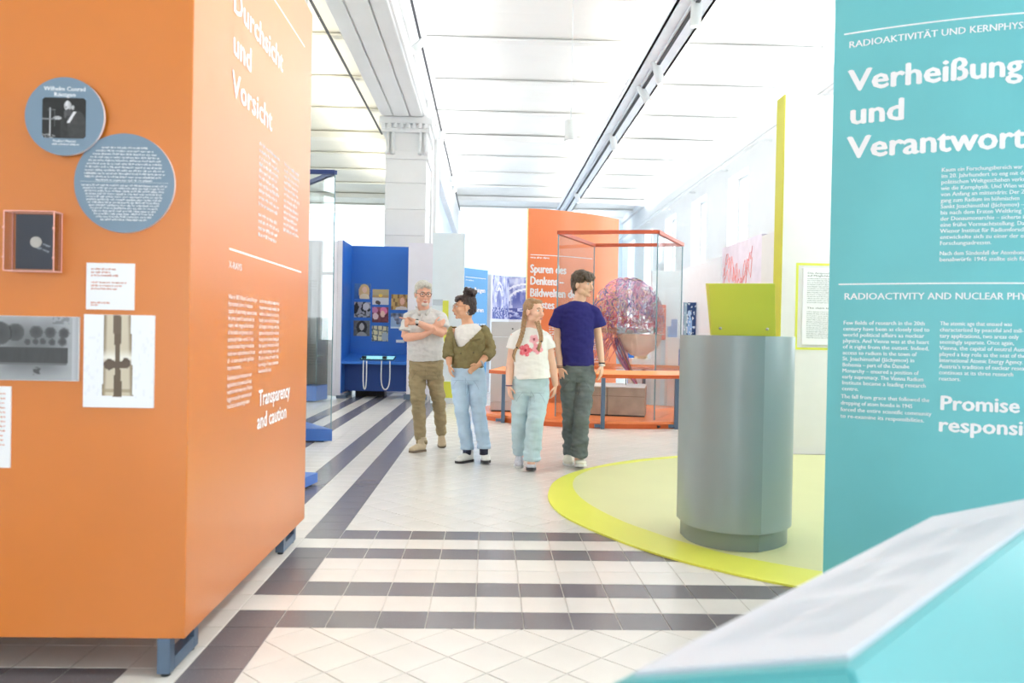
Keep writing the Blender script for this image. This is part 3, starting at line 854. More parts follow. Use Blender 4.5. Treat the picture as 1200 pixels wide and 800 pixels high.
for d in (0,):
    f_ = [bm.verts.new(v) for v in A1]; bk = [bm.verts.new((v[0]+(.012 if i in (1, 2) else -.0), v[1]+.03+(.05 if i < 2 else .0), v[2]-.0+(.008 if i < 2 else 0))) for i, v in enumerate(A1)]
    bm.faces.new(f_); bm.faces.new(bk[::-1])
    for i in range(4): bm.faces.new((f_[i], f_[(i+1) % 4], bk[(i+1) % 4], bk[i]))
bmesh.ops.bevel(bm, geom=list(bm.edges), offset=.0025, segments=2, affect='EDGES')
fin('board', bm, LIME, lb)
for px, py in ((844, 384.5), (899, 385.5)):
    p = at(px, py, 4.80); bm = B(); cyl(bm, p, p+Vector((0, -.006, 0)), .0085, 16); ell(bm, p+Vector((0, -.006, 0)), (.006, .003, .006)); fin('screw', bm, CHROME, lb, True)

lw = thing('lime_edged_wall', (4, 8.6, 0), 'tall pale grey partition with a lime edge, behind the grey pedestal', 'partition')
bm = B(); box2(bm, (3.085, 8.43, .011), (5.2, 8.66, 3.80)); fin('core', bm, PANELW, lw)
bm = B(); box2(bm, (3.075, 8.431, .011), (3.085, 8.66, 3.80)); fin('lime_edge', bm, LIME, lw)
LY = 8.43
bm = B(); wst = .024
for a, b in (((3.235, 2.03-wst), (4.6, 2.03)), ((3.235, 1.115), (3.235+wst, 2.03-wst)), ((3.235+wst, 1.115), (4.6, 1.115+wst))):
    box2(bm, (a[0], LY-.004, a[1]), (b[0], LY, b[1]))
fin('lime_outline', bm, LIMEV, lw)
t = thing('text_sheet', (3.6, LY, 1.14), 'white printed text sheet framed by a lime outline, half behind the teal wall', 'sign')
fin('board', box2(B(), (3.305, LY-.02, 1.17), (3.9, LY, 1.975), .001), PAPER, t)
ML = lambda u, v, d: Vector((u, LY-.02-d, v))
rows = [(3.35, 3.35+.5*random.uniform(.85, 1), 1.86-.021*i) for i in range(13)]+[(3.35, 3.85, 1.51-.021*i) for i in range(14)]
fin('lettering', word_lines(rows, ML, .011, .001, 41), GREYINK, t)
fin('lettering', letters([('Das Anspruch', 3.35, 1.915, .018, .24, None, .03), ('auf Möglichkeit', 3.35, 1.888, .018, .27, None, .03), ('The claim to object', 3.35, 1.548, .018, .38, None, .03)], ML, .001), mat('dark_grey_print', rgb(110, 118, 120), .6), t)

# ------------------------------------------------------------------ glass showcases with blue plinths (left)
def rot_rect(c, u, w, L, D):
    c = Vector((c[0], c[1], 0)); u = Vector((u[0], u[1], 0)).normalized(); w = Vector((w[0], w[1], 0)).normalized()
    return [c, c+u*L, c+u*L+w*D, c+w*D]
def showcase(name, rect, z0, zp, ztop, label, frame=True, pm=BLUEP, cat='showcase', posts=False):
    c0 = sum(rect, Vector())/4
    t = thing(name, (c0.x, c0.y, z0), label, cat)
    bm = B(); prism(bm, [(p.x, p.y) for p in rect], z0+.015, zp); fin('plinth', bm, pm, t)
    bm = B(); cc = c0
    prism(bm, [((p.x-cc.x)*.9+cc.x, (p.y-cc.y)*.9+cc.y) for p in rect], z0, z0+.02); fin('plinth_base', bm, BLACK, t)
    if ztop:
        ins = [Vector(((p.x-cc.x)*.985+cc.x, (p.y-cc.y)*.985+cc.y, 0)) for p in rect]
        for i in range(4):
            a, b = ins[i], ins[(i+1) % 4]; d = (b-a).normalized(); nrm = Vector((-d.y, d.x, 0))*.004
            bm = B(); prism(bm, [((a+nrm).x, (a+nrm).y), ((a-nrm).x, (a-nrm).y), ((b-nrm).x, (b-nrm).y), ((b+nrm).x, (b+nrm).y)], zp, ztop); fin('pane', bm, GLASS, t)
            bm = B(); cyl(bm, (a.x, a.y, zp), (a.x, a.y, ztop), .006, 6); fin('glass_edge', bm, EDGE, t)
        if frame:
            for i in range(4):
                a, b = ins[i], ins[(i+1) % 4]; d = (b-a).normalized(); nrm = Vector((-d.y, d.x, 0))*.022
                bm = B(); prism(bm, [((a+nrm).x, (a+nrm).y), ((a-nrm).x, (a-nrm).y), ((b-nrm).x, (b-nrm).y), ((b+nrm).x, (b+nrm).y)], ztop, ztop+.045); fin('top_frame', bm, frame if not isinstance(frame, bool) else NAVY, t)
    return t
showcase('glass_showcase', rot_rect((-1.69, 8.87), (-.93, .02), (-.54, .84), 1.4, 1.1), 0, .145, 2.93, 'tall glass showcase with navy top frame on a blue plinth, behind the orange box')
showcase('low_plinth', rot_rect((-1.34, 6.46), (-.18, -.98), (-.98, .18), .9, .6), 0, .09, None, 'low blue plinth corner poking out behind the orange box', cat='plinth')
t = showcase('glass_showcase', rot_rect((-2.93, 13.9), (-1, 0), (.18, .98), 1.3, .5), 0, .27, 1.45, 'low glass showcase on a thick blue plinth, farther back beside the blue alcove', frame=False, pm=BLUE)

# ------------------------------------------------------------------ blue alcove
al = thing('blue_alcove', (-2.0, 15.1, 0), 'bright blue alcove with a shelf in a white frame, behind the man', 'alcove')
bm = B(); box2(bm, (-2.65, 15.55, .10), (-1.46, 15.60, 2.86)); fin('back_panel', bm, BLUE, al)
bm = B(); box2(bm, (-2.66, 14.66, .10), (-2.645, 15.55, 2.86)); fin('side_panel', bm, BLUE, al)
bm = B(); box2(bm, (-2.645, 15.0, .12), (-1.47, 15.03, .66)); fin('shaded_recess_panel', bm, BLUED, al)  # darker blue puts the shade of the recess under the shelf into colour
bm = B()
sv = [(-2.643, 14.66, .68), (-1.47, 14.66, .68), (-1.47, 15.55, .80), (-2.643, 15.55, .80)]
hi = [bm.verts.new(v) for v in sv]; lo = [bm.verts.new((v[0], v[1], v[2]-.05)) for v in sv]
bm.faces.new(hi); bm.faces.new(lo[::-1])
for i in range(4): bm.faces.new((lo[i], lo[(i+1) % 4], hi[(i+1) % 4], hi[i]))
fin('shelf', bm, BLUE, al)
bm = B(); box2(bm, (-2.74, 14.65, .06), (-2.66, 15.65, 2.87)); box2(bm, (-1.47, 14.65, .10), (-1.01, 15.65, 2.84)); fin('white_frame', bm, LILAC, al)
bm = B(); box2(bm, (-3.9, 14.62, .05), (-2.74, 14.70, 2.84)); o = fin('text_board', bm, LILAC, al)
MA = lambda u, v, d: Vector((u, 14.62-d, v))
rows = [(-3.75, -3.1, 2.1-.05*i) for i in range(12)]+[(-3.75, -3.0, 1.15-.05*i) for i in range(12)]
fin('lettering', word_lines(rows, MA, .028, .002, 51), mat('faint_grey_print', rgb(206, 208, 218), .6, var=0), o)
bm = B(); box2(bm, (-2.74, 14.7, 0), (-2.56, 14.9, .06)); box2(bm, (-1.52, 14.66, 0), (-1.4, 14.8, .1)); box2(bm, (-1.2, 14.66, 0), (-1.1, 14.8, .1)); box2(bm, (-2.74, 15.5, 0), (-2.6, 15.6, .1)); fin('foot', bm, STEEL, al)
bm = B(); box2(bm, (-2.5, 15.35, .0), (-1.95, 15.7, .1)); fin('plinth_gap_shade', bm, BLACK, al)  # black block standing in for the shade in the gap under the alcove
# screen and hanging handset cables
t = thing('touch_screen', (-2.05, 14.9, .73), 'small glowing cyan screen lying on the blue shelf between black clips', 'screen')
Mt = Matrix.Translation((-2.03, 14.98, .735)) @ Matrix.Rotation(.134, 4, 'X')
bm = B(); box(bm, (0, 0, 0), (.62, .36, .012), M=Mt); fin('bezel', bm, BLACK, t)
bm = B(); box(bm, (0, 0, 0), (.58, .32, .004), M=Mt @ Matrix.Translation((0, 0, .009))); fin('display', bm, mat('screen_glow', rgb(170, 245, 245), .3, emit=.7), t)
for px, w0, nm in ((426.5, .028, 'left'), (450.5, .075, 'right')):
    p = at(px, 418, 14.74)
    t = thing('headphone_holder', (p.x, p.y, .70), 'black clip with a %s white cable loop hanging below the blue shelf' % ('narrow' if nm == 'left' else 'wide'), 'cable')
    bm = B(); box(bm, (p.x, 14.78, .75), (.075, .1, .05), bev=.01); fin('clip', bm, BLACK, t)
    bm = B(); pts = []
    for i in range(25):
        a = PI*i/24; ww = w0*(1+.35*math.sin(a))
        pts.append((p.x+.04-math.cos(a)*ww, 14.62, .70-.52*math.sin(a)**.6))
    tube(bm, pts, .011, 8, (0, 1, 0)); fin('cable', bm, mat('white_cable', (.8, .82, .84, 1), .4), t, True)
# photographs on the alcove
def ph(kind):
    def f(s, t_):
        v = nz(s*5+kind*3.1, t_*5, kind); d = lambda cx, cy, rx, ry: ((s-cx)/rx)**2+((t_-cy)/ry)**2
        if kind == 0:
            c = mixc((.16, .36, .66), (.30, .48, .72), t_+v*.3)
            if d(.6, .45, .34, .52) < 1: c = (.88, .74, .52)
            if d(.62, .6, .15, .2) < 1: c = (.95, .80, .70)
            if d(.62, .1, .3, .25) < 1: c = (.93, .86, .74)
        elif kind == 1:
            c = mixc((.62, .58, .52), (.80, .72, .52), t_) if t_ > .45 else (.88, .88, .90)
            if .48 < t_ < .62: c = (.72, .60, .42)
            if d(.5, .6, .12, .1) < 1: c = (.98, .84, .35)
            if d(.3, .15, .12, .12) < 1 or d(.42, .1, .08, .12) < 1: c = (.32, .28, .28)
        elif kind == 2:
            c = (.80, .66, .40) if (int(s*8)+int(t_*4)) % 3 else (.55, .42, .28)
            if d(.68, .5, .25, .42) < 1: c = (.78, .58, .38)
            if d(.68, .55, .15, .25) < 1: c = (.95, .76, .65)
            if d(.65, .02, .4, .2) < 1: c = (.92, .88, .86)
        elif kind == 3:
            g = .12 if math.sin(s*13+v*4) > .1 else .65; c = (g, g, g*1.05)
            if d(.72, .7, .2, .25) < 1: c = (.80, .80, .82)
            if t_ < .25: c = (.7, .7, .72) if v > 0 else (.35, .35, .37)
        elif kind == 4:
            c = mixc((.38, .16, .22), (.62, .30, .38), t_+v)
            if d(.15, .8, .2, .2) < 1: c = (.80, .50, .66)
            if d(.7, .75, .22, .28) < 1: c = (.93, .50, .68)
            if d(.65, .55, .14, .22) < 1: c = (.96, .78, .72)
            if d(.2, .4, .18, .22) < 1: c = (.92, .80, .80)
        elif kind == 5:
            g = .55+.3*v; c = (g*.86, g*.92, g*1.1)
            if s+t_ < .8+v*.3: c = (.62, .72, .84)
            if t_ < .1: c = (.9, .93, .96)
        elif kind == 6:
            g = .42+.1*v; c = (g, g, g*1.02)
            if d(.5, .55, .33, .45) < 1: c = (.13, .12, .12)
            if d(.5, .6, .15, .24) < 1: c = (.76, .75, .74)
            if d(.5, .05, .3, .22) < 1: c = (.7, .7, .7)
        else:
            c = (.88, .84, .68)
            if math.sin(s*22+v) > .75 or math.sin(t_*18+s*3) > .82: c = (.38, .42, .46)
            if d(.8, .3, .2, .3) < 1: c = (.70, .74, .78)
        return c
    return f
PHL = ['portrait of a person with long blond hair on blue', 'sunlit water view with two small figures', 'smiling person in front of shelves', 'black and white picture of a figure by dark stripes', 'dark red scene with a pink-haired face', 'pale blue mottled picture', 'grey portrait of a person with dark curly hair', 'cream picture of crossing grey rods']
PHP = [(-2.58, 1.845), (-2.235, 1.74), (-1.875, 1.65), (-2.58, 1.49), (-2.235, 1.40), (-1.88, 1.29), (-2.585, 1.135), (-2.235, 1.04)]
for i, (x, z) in enumerate(PHP):
    t = thing('photo_print', (x+.155, 15.55, z), 'square alcove photo: '+PHL[i], 'photo', 'square photographs on the blue alcove')
    fin('board', box2(B(), (x, 15.54, z), (x+.31, 15.55, z+.295)), PAPER, t)
    fin('print_face', picture(lambda u, v, d: Vector((u, 15.54-d, v)), x, z, .31, .295, 26, 26, ph(i), .001), printed(), t)
t = thing('label_plate', (-1.69, 15.55, 1.02), 'small blank white plate at the lower right of the alcove photos', 'sign')
fin('board', box2(B(), (-1.77, 15.535, 1.02), (-1.61, 15.55, 1.075), .002), PAPER, t)

# pale partitions in the middle distance
t = thing('pale_partition', (-.7, 14, 0), 'tall pale blue partition with lime strips between the man and woman', 'partition')
bm = B(); box2(bm, (-.985, 14.0, 0), (-.44, 14.15, 2.95)); fin('core', bm, PANELB, t)
bm = B(); box2(bm, (-.80, 13.985, 1.05), (-.70, 14.0, 1.78)); box2(bm, (-.80, 13.985, .1), (-.44, 14.0, .38)); fin('lime_strip', bm, LIMEV, t)
t = thing('text_plate', (-.9, 13.9, 1.55), 'small grey text plate beside the lime strip behind the man', 'sign')
fin('board', box2(B(), (-.97, 13.975, 1.70), (-.80, 14.0, 1.80)), mat('mid_grey_board', rgb(190, 202, 212), .6), t)

# blue poster board
t = thing('poster_board', (-.28, 16.2, 0), 'blue poster panel with white headline, above the woman in the cardigan', 'poster')
bm = B(); P0 = Vector((-.50, 16.0, 0)); P1 = Vector((-.035, 16.6, 0)); dv = (P1-P0).normalized(); nv = Vector((dv.y, -dv.x, 0))
prism(bm, [(P0.x, P0.y), (P1.x, P1.y), ((P1-nv*.05).x, (P1-nv*.05).y), ((P0-nv*.05).x, (P0-nv*.05).y)], .0, 2.52)
fin('board', bm, mat('sky_blue_board', rgb(92, 168, 230), .45, var=.08, scale=.6), t)
MP = lambda u, v, d: P0 + dv*u + nv*d + Vector((0, 0, v))
fin('lettering', letters([('Wandlungen', .05, 2.06, .09, .62, None, .04), ('und', .05, 1.86, .09, .18, None, .04), ('Verfahren', .05, 1.66, .09, .58, None, .04)], MP, .004), INK, t)
fin('lettering', word_lines([(.05, .3, 2.27)]+[(.34, .50, 1.4-.04*i) for i in range(6)]+[(.54, .70, 1.4-.04*i) for i in range(6)], MP, .028, .004, 61), INK, t)
bm = B(); strip_prism(bm, [tuple(MP(.04, 0, 0))[:2], tuple(MP(.7, 0, 0))[:2]], [tuple(MP(.04, 0, .004))[:2], tuple(MP(.7, 0, .004))[:2]], 2.35, 2.35, .012); fin('printed_rule', bm, INK, t)
# mural wall of arches
def mural(s, t_):
    b = mixc((.80, .84, .96), (.36, .42, .72), .5+.9*nz(s*9, t_*5, 2))
    v = nz(s*30, t_*4, 7)
    if v > .1: b = mixc(b, (.92, .94, 1), .6)
    r = math.hypot((s-.45)*1.9, (t_-.42))
    for R_ in (.30, .42):
        if abs(r-R_) < .022 and t_ > .42: b = (.93, .95, 1)
    if r < .24 and t_ > .3: b = mixc(b, (.30, .36, .68), .5)
    if t_ < .3 and nz(s*16, t_*20, 9) > 0: b = (.30, .36, .66)
    if s < .1: b = (.86, .87, .92)
    if t_ < .05: b = (.90, .93, .97)
    return b
t = thing('mural_wall', (.45, 17.3, 0), 'blue and white printed wall of arches and columns behind the grey cabinet', 'mural')
Q = [Vector((.03, 16.9, 0)), Vector((.43, 17.45, 0)), Vector((1.6, 17.5, 0))]
for i, (a, b) in enumerate(zip(Q, Q[1:])):
    dv_ = (b-a).normalized(); nv_ = Vector((dv_.y, -dv_.x, 0)); L_ = (b-a).length
    bm = B(); prism(bm, [(a.x, a.y), (b.x, b.y), ((b-nv_*.08).x, (b-nv_*.08).y), ((a-nv_*.08).x, (a-nv_*.08).y)], 0, 2.47); pn = fin('panel', bm, PANELB, t)
    Mm = (lambda a, dv_, nv_: (lambda u, v, d: a+dv_*u+nv_*d+Vector((0, 0, v))))(a, dv_, nv_)
    f = mural if i == 0 else (lambda s, t_: mural(.3+s*.5, t_))
    fin('print_face', picture(Mm, 0, 1.5, L_, .96, 44 if i else 30, 44, f, .004), printed(), pn)

# ------------------------------------------------------------------ orange dais, rail, case and brain
ds = thing('round_dais', (1.6, 12.9, 0), 'low round orange platform carrying the glass brain case', 'platform')
DC = Vector((1.75, 12.02, 0)); DR = 1.92; DB = .47
def circ(r, a0, a1, n): return [(min(3.33, DC.x+r*math.cos(a0+(a1-a0)*i/n)), DC.y+(r-DB)*math.sin(a0+(a1-a0)*i/n)) for i in range(n+1)]
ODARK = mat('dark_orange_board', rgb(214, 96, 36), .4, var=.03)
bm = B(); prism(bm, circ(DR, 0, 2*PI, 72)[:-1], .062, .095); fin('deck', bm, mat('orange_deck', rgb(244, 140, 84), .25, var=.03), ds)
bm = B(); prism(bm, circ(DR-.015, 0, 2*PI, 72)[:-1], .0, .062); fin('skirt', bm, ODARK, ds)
for deg in (262, 286):
    a = R(deg); bm = B(); box(bm, (DC.x+(DR-.01)*math.cos(a), DC.y+(DR-DB-.01)*math.sin(a), .03), (.03, .06, .03), rz=a+PI/2); fin('socket', bm, BLACK, ds)
ct = thing('curved_counter', (1.6, 10.5, 0), 'curved orange counter ledge on grey steel legs in front of the brain case', 'counter')
for a0, a1 in ((R(207), R(322)), (R(38), R(118))):
    bm = B(); strip_prism(bm, circ(DR-.20, a0, a1, 40), circ(DR+.02, a0, a1, 40), .765, .715, .045); tp_ = fin('counter_top', bm, mat('counter_orange', rgb(248, 164, 112), .2, var=.02, spec=.6), ct)
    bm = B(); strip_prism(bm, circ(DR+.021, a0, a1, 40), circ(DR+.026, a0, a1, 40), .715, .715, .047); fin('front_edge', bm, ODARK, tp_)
for X_, lab in ((1.52, 0), (2.52, 0), (.22, 0), (2.6, 2), (1.5, 2)):
    c_ = (X_-DC.x)/(DR+.03); s_ = math.sqrt(1-c_*c_)*(-1 if lab != 2 else 1)
    if lab == 1: s_ = -s_*.2
    q0 = Vector((X_, DC.y+(DR-DB+.03)*s_, 0))
    bm = B(); box(bm, (q0.x, q0.y, .335), (.05, .06, .67), bev=.004); lg = fin('leg', bm, STEEL, ct)
    bm = B(); box(bm, (q0.x-.04, q0.y+.03*(1 if s_ < 0 else -1), .035), (.12, .05, .04)); fin('foot', bm, STEEL, lg)

# glass case
cA, cB, cC, cD = Vector((.946, 11.15, 0)), Vector((2.266, 10.85, 0)), Vector((2.95, 12.29, 0)), Vector((1.64, 12.63, 0))
gc = thing('brain_showcase', (1.9, 11.6, .095), 'tall glass case with an orange-red top frame around the brain model', 'showcase')
FR = mat('orange_red_metal', rgb(196, 84, 48), .4)
for a, b in ((cA, cB), (cB, cC), (cC, cD), (cD, cA)):
    d = (b-a).normalized(); nr = Vector((-d.y, d.x, 0))*.004
    bm = B(); prism(bm, [tuple(a+nr)[:2], tuple(a-nr)[:2], tuple(b-nr)[:2], tuple(b+nr)[:2]], .095, 2.615); fin('pane', bm, GLASS, gc)
    bm = B(); cyl(bm, (a.x, a.y, .095), (a.x, a.y, 2.61), .009, 6); fin('glass_edge', bm, EDGE, gc)
    nr = nr*6
    bm = B(); prism(bm, [tuple(a+nr)[:2], tuple(a-nr)[:2], tuple(b-nr)[:2], tuple(b+nr)[:2]], 2.615, 2.665); fin('top_frame', bm, FR, gc)
# grey-brown plinth inside
pl = thing('model_plinth', (1.9, 11.6, .095), 'long grey-brown wooden block under the brain model, inside the glass case', 'plinth')
ang = math.atan2((cB-cA).y, (cB-cA).x)
dvp = Vector((math.cos(ang), math.sin(ang), 0)); dnp = Vector((-dvp.y, dvp.x, 0))
WOODG = mat('grey_brown_wood', rgb(176, 164, 152), .6, var=.16, scale=5, bump=.1, bscale=20)
c0 = Vector((2.20, 11.20, 0))
for s0, s1 in ((0, .515), (.525, 1.10)):
    a = c0-dvp*s1; b = c0-dvp*s0
    bm = B(); prism(bm, [tuple(a)[:2], tuple(b)[:2], tuple(b+dnp*.8)[:2], tuple(a+dnp*.8)[:2]], .115, .50); fin('panel', bm, WOODG, pl)
    bm = B(); a2_, b2_ = a-dnp*.004, b-dnp*.004
    prism(bm, [tuple(a2_)[:2], tuple(b2_)[:2], tuple(b)[:2], tuple(a)[:2]], .375, .38); fin('groove', bm, mat('groove_dark', rgb(110, 100, 92), .8), pl)
a = c0-dvp*1.10
bm = B(); prism(bm, [tuple(a-dnp*.01)[:2], tuple(c0-dnp*.01)[:2], tuple(c0+dnp*.81)[:2], tuple(a+dnp*.81)[:2]], .50, .515); fin('white_top', bm, PAPER, pl)
bm = B(); prism(bm, [tuple(a+dnp*.02)[:2], tuple(c0+dnp*.02)[:2], tuple(c0+dnp*.78)[:2], tuple(a+dnp*.78)[:2]], .095, .116); fin('painted_shadow_gap', bm, BLACK, pl)  # black slab in place of the shade beneath the wooden block

# brain model of coloured nerve fibres
BC = Vector((2.0, 11.62, 1.42))
br = thing('brain_model', (BC.x, BC.y, .515), 'huge see-through brain model of tangled pink, violet and blue fibres inside the case', 'model')
rx, ry, rz_ = .54, .42, .66
rnd = random.Random(4)
FC = [('pink', rgb(226, 136, 168)), ('violet', rgb(146, 124, 176)), ('blue', rgb(70, 92, 150)), ('red', rgb(206, 62, 78)), ('tan', rgb(214, 180, 140)), ('plum', rgb(126, 76, 118))]
bms = [B() for _ in FC]
def fibre(bm, p, d, n, step, r, shell=True):
    pts = []
    for i in range(n):
        pts.append(p.copy())
        d = (d+Vector((rnd.gauss(0, .45), rnd.gauss(0, .45), rnd.gauss(0, .45)))).normalized()
        p = p+d*step
        q = p-BC
        f = math.sqrt((q.x/rx)**2+(q.y/ry)**2+(q.z/rz_)**2)
        if f > 1: p = BC+q/f; 
        if p.z < BC.z-.19: p.z = BC.z-.19+rnd.random()*.02; d.z = abs(d.z)
    tube(bm, pts, [r*(1-.6*i/n) for i in range(n)], 3, cap=False)
for i in range(560):
    u = rnd.uniform(-.25, 1); th = rnd.uniform(0, 2*PI); s = math.sqrt(1-min(1, abs(u))**2); k = rnd.uniform(.15, 1)**.45
    p = BC+Vector((rx*s*math.cos(th)*k, ry*s*math.sin(th)*k, rz_*u*k))
    right = (p.x-BC.x)/rx
    if p.z < BC.z+.08: ci = rnd.choice([0, 3, 3, 4, 5, 1])
    elif right > .55: ci = rnd.choice([5, 5, 1, 0])
    else: ci = rnd.choice([0, 0, 1, 2, 1, 4])
    fibre(bms[ci], p, Vector((rnd.gauss(0, .5), rnd.gauss(0, .5), 1)), rnd.randint(7, 13), .042, rnd.uniform(.004, .008))
for i in range(46):      # brain stem and trailing nerve bundle
    a = rnd.uniform(0, 2*PI); r0 = rnd.uniform(.03, .13)
    pts = []
    for j in range(10):
        t_ = j/9
        c = Vector((BC.x-.12+.25*t_**1.6, BC.y-.05, BC.z-.22-.66*t_))
        k = (1-t_*.75)
        pts.append(c+Vector((math.cos(a+t_*2)*r0*k, math.sin(a+t_*2)*r0*k, 0)))
    tube(bms[rnd.choice([1, 2, 5, 3, 4, 4, 0])], pts, .0045, 3, cap=False)
for i in range(40):      # loose fibres at the left below the hemisphere
    p = BC+Vector((rnd.uniform(-.42, -.1), rnd.uniform(-.2, .2), -.15))
    pts = [p+Vector((-.02*j+rnd.gauss(0, .02), rnd.gauss(0, .02), -.06*j)) for j in range(rnd.randint(4, 8))]
    tube(bms[rnd.choice([0, 5, 3, 1])], pts, .0035, 3, cap=False)
for (nm, c), bm in zip(FC, bms):
    fin('%s_fibres' % nm, bm, mat('fibre_'+nm, c, .45, var=.15, scale=20), br, kind='stuff')
def film(name, col, fac):
    m = mat(name, col, .3, var=.12, scale=12)
    b = m.node_tree.nodes['Principled BSDF']; b.inputs['Alpha'].default_value = fac
    return m
bm = B(); ell(bm, BC+Vector((.18, .0, -.12)), (.34, .30, .36), u=28, v=18)
bmesh.ops.bisect_plane(bm, geom=list(bm.verts)+list(bm.edges)+list(bm.faces), plane_co=BC+Vector((0, 0, -.16)), plane_no=(0, 0, 1), clear_outer=True)
bmesh.ops.holes_fill(bm, edges=list(bm.edges))
for v in bm.verts:
    if v.co.z < BC.z-.17:
        v.co += (v.co-(BC+Vector((.18, 0, -.12)))).normalized()*.012*math.sin(v.co.z*120)
fin('cerebellum', bm, film('cerebellum_resin', rgb(232, 202, 184), .93), br, True)
bm = B(); ell(bm, BC+Vector((0, 0, -.02)), (rx*.98, ry*.95, rz_*.98), u=32, v=20)
bmesh.ops.bisect_plane(bm, geom=list(bm.verts)+list(bm.edges)+list(bm.faces), plane_co=BC+Vector((0, 0, -.18)), plane_no=(0, 0, -1), clear_outer=True)
fin('resin_shell', bm, film('shell_resin', rgb(236, 214, 222), .05), br, True)
bm = B(); ell(bm, BC+Vector((-.05, 0, -.12)), (.40, .3, .05), u=24, v=10); fin('white_matter', bm, film('white_matter', rgb(238, 226, 220), .18), br, True)
for dx in (-.0,):
    bm = B(); cyl(bm, (BC.x+.02, BC.y+.1, .515), (BC.x+.02, BC.y+.1, BC.z-.1), .008, 8); fin('support_rod', bm, CHROME, br, True)

# grey cabinet on the dais
cb = thing('grey_cabinet', (.45, 12.0, .095), 'tall light grey cabinet with seams, on the dais behind the girl', 'cabinet')
CG = mat('light_grey_laminate', rgb(196, 196, 198), .45, var=.02)
bm = B()
for z0, z1 in ((.115, .235), (.242, 1.175), (1.182, 1.40)): box2(bm, (.045, 11.7, z0), (.62, 12.4, z1), .003)
fin('body', bm, CG, cb)
bm = B(); box2(bm, (.06, 11.72, .095), (.60, 12.38, .116)); fin('painted_shadow_gap', bm, BLACK, cb)  # black slab painted in for the shadow under the cabinet
bm = B(); cyl(bm, (.35, 11.7, 1.30), (.35, 11.69, 1.30), .012, 12); fin('lock', bm, BLACK, cb)

# orange curved headline wall behind the case
ow = thing('curved_headline_wall', (1.5, 13.9, 0), 'tall curved orange wall reading Spuren des Denkens, behind the glass case', 'display wall')
def oY(x): return 13.5+.10*(x-.63)+.30*(x-.63)**2
XS = [.635+(2.32-.635)*i/24 for i in range(25)]
bm = B()
strip_prism(bm, [(x, oY(x)+.06) for x in XS], [(x, oY(x)) for x in XS], 3.33, 3.33, 3.30); fin('board', bm, ORANGE2, ow)
bm = B(); box2(bm, (.615, 13.5, .03), (.635, 13.56, 3.33)); fin('pale_edge', bm, mat('pale_yellow_edge', rgb(246, 236, 170), .5), ow)
MO = lambda u, v, d: Vector((u, oY(u)-d, v))
fin('lettering', letters([('Spuren des', .68, 2.26, .135, .62, None, .04), ('Denkens –', .68, 2.06, .135, .58, None, .04), ('Bildwelten des', .68, 1.86, .135, .86, None, .04), ('Geistes', .68, 1.66, .135, .42, None, .04)], MO, .004), INK, ow)
rows = [(1.02, 1.42, 1.42-.04*i) for i in range(10)]+[(1.55, 1.95, 1.42-.04*i) for i in range(12)]+[(.68, .95, .82-.04*i) for i in range(3)]+[(1.55, 1.95, .8-.05*i) for i in range(6)]+[(.68, 1.0, 2.50)]
fin('lettering', word_lines(rows, MO, .03, .004, 71), INK, ow)
bm = B(); xr = [.68+1.1*i/12 for i in range(13)]
strip_prism(bm, [(x, oY(x)+.001) for x in xr], [(x, oY(x)-.004) for x in xr], 2.565, 2.565, .012); strip_prism(bm, [(x, oY(x)+.001) for x in xr], [(x, oY(x)-.004) for x in xr], .96, .96, .012); fin('printed_rule', bm, INK, ow)

# low pale partition running along the right side
t = thing('low_partition', (3.4, 12, 0), 'low pale blue partition running back beneath the windows', 'partition')
bm = B(); box2(bm, (3.38, 8.9, 0), (3.50, 9.95, 2.50)); fin('panel', bm, PANELW, t)
bm = B(); box2(bm, (3.38, 9.95, 0), (3.50, 11.65, 2.53)); p1 = fin('panel', bm, mat('pale_lilac', rgb(232, 226, 240), .5), t)
bm = B(); box2(bm, (3.37, 11.65, 0), (3.49, 14.1, 2.41)); fin('panel', bm, PANELB, t)
bm = B(); box2(bm, (2.84, 14.0, 0), (3.37, 14.1, 2.38)); fin('panel', bm, PANELB, t)
bm = B(); rnd2 = random.Random(3)
for k0 in range(3):
    pts = [(3.376, 11.55-1.25*i/26, 2.02+.18*k0*.4+rnd2.uniform(-.13, .17)+.12*math.sin(i*.3)) for i in range(27)]
    tube(bm, pts, .004, 4, (0, 1, 0), cap=False)
fin('graph_line', bm, mat('pale_red_print', rgb(240, 160, 160), .6), p1)

# small far exhibits seen between the case and the pedestal
t = thing('red_panel', (3.1, 14, 1.1), 'small coral text panel just right of the glass case edge', 'sign')
fin('board', box2(B(), (2.93, 13.9, 1.17), (3.07, 13.93, 1.78)), mat('coral_board', rgb(240, 128, 104), .5), t)
fin('lettering', word_lines([(2.945, 3.05, 1.7-.04*i) for i in range(12)], lambda u, v, d: Vector((u, 13.9-d, v)), .022, .002, 81), INK, t)
t = thing('wall_poster', (3.33, 12.5, 1.3), 'dark blue poster with a pale seated figure, beside the lime reading board', 'poster')
def wp(s, t_):
    c = (.12, .26, .48) if s > .25 else (.62, .74, .82)
    if ((s-.45)/.16)**2+((t_-.68)/.09)**2 < 1: c = (.72, .84, .95)
    if ((s-.5)/.22)**2+((t_-.3)/.3)**2 < 1: c = (.58, .74, .92)
    if nz(s*9, t_*12, 5) > .3: c = (.85, .90, .95)
    return c
fin('board', box2(B(), (3.30, 13.0, 1.22), (3.37, 13.05, 1.80)), PAPER, t)
MW = lambda u, v, d: Vector((u, 12.99-d, v))
fin('board', box2(B(), (3.16, 12.99, 1.22), (3.36, 13.02, 1.79)), BLUED, t)
fin('print_face', picture(MW, 3.16, 1.22, .20, .57, 16, 40, wp, .002), printed(), t)
t = thing('small_figure', (2.85, 13.75, 1.16), 'small dark bronze figure on a white stand in the far showcase', 'statue')
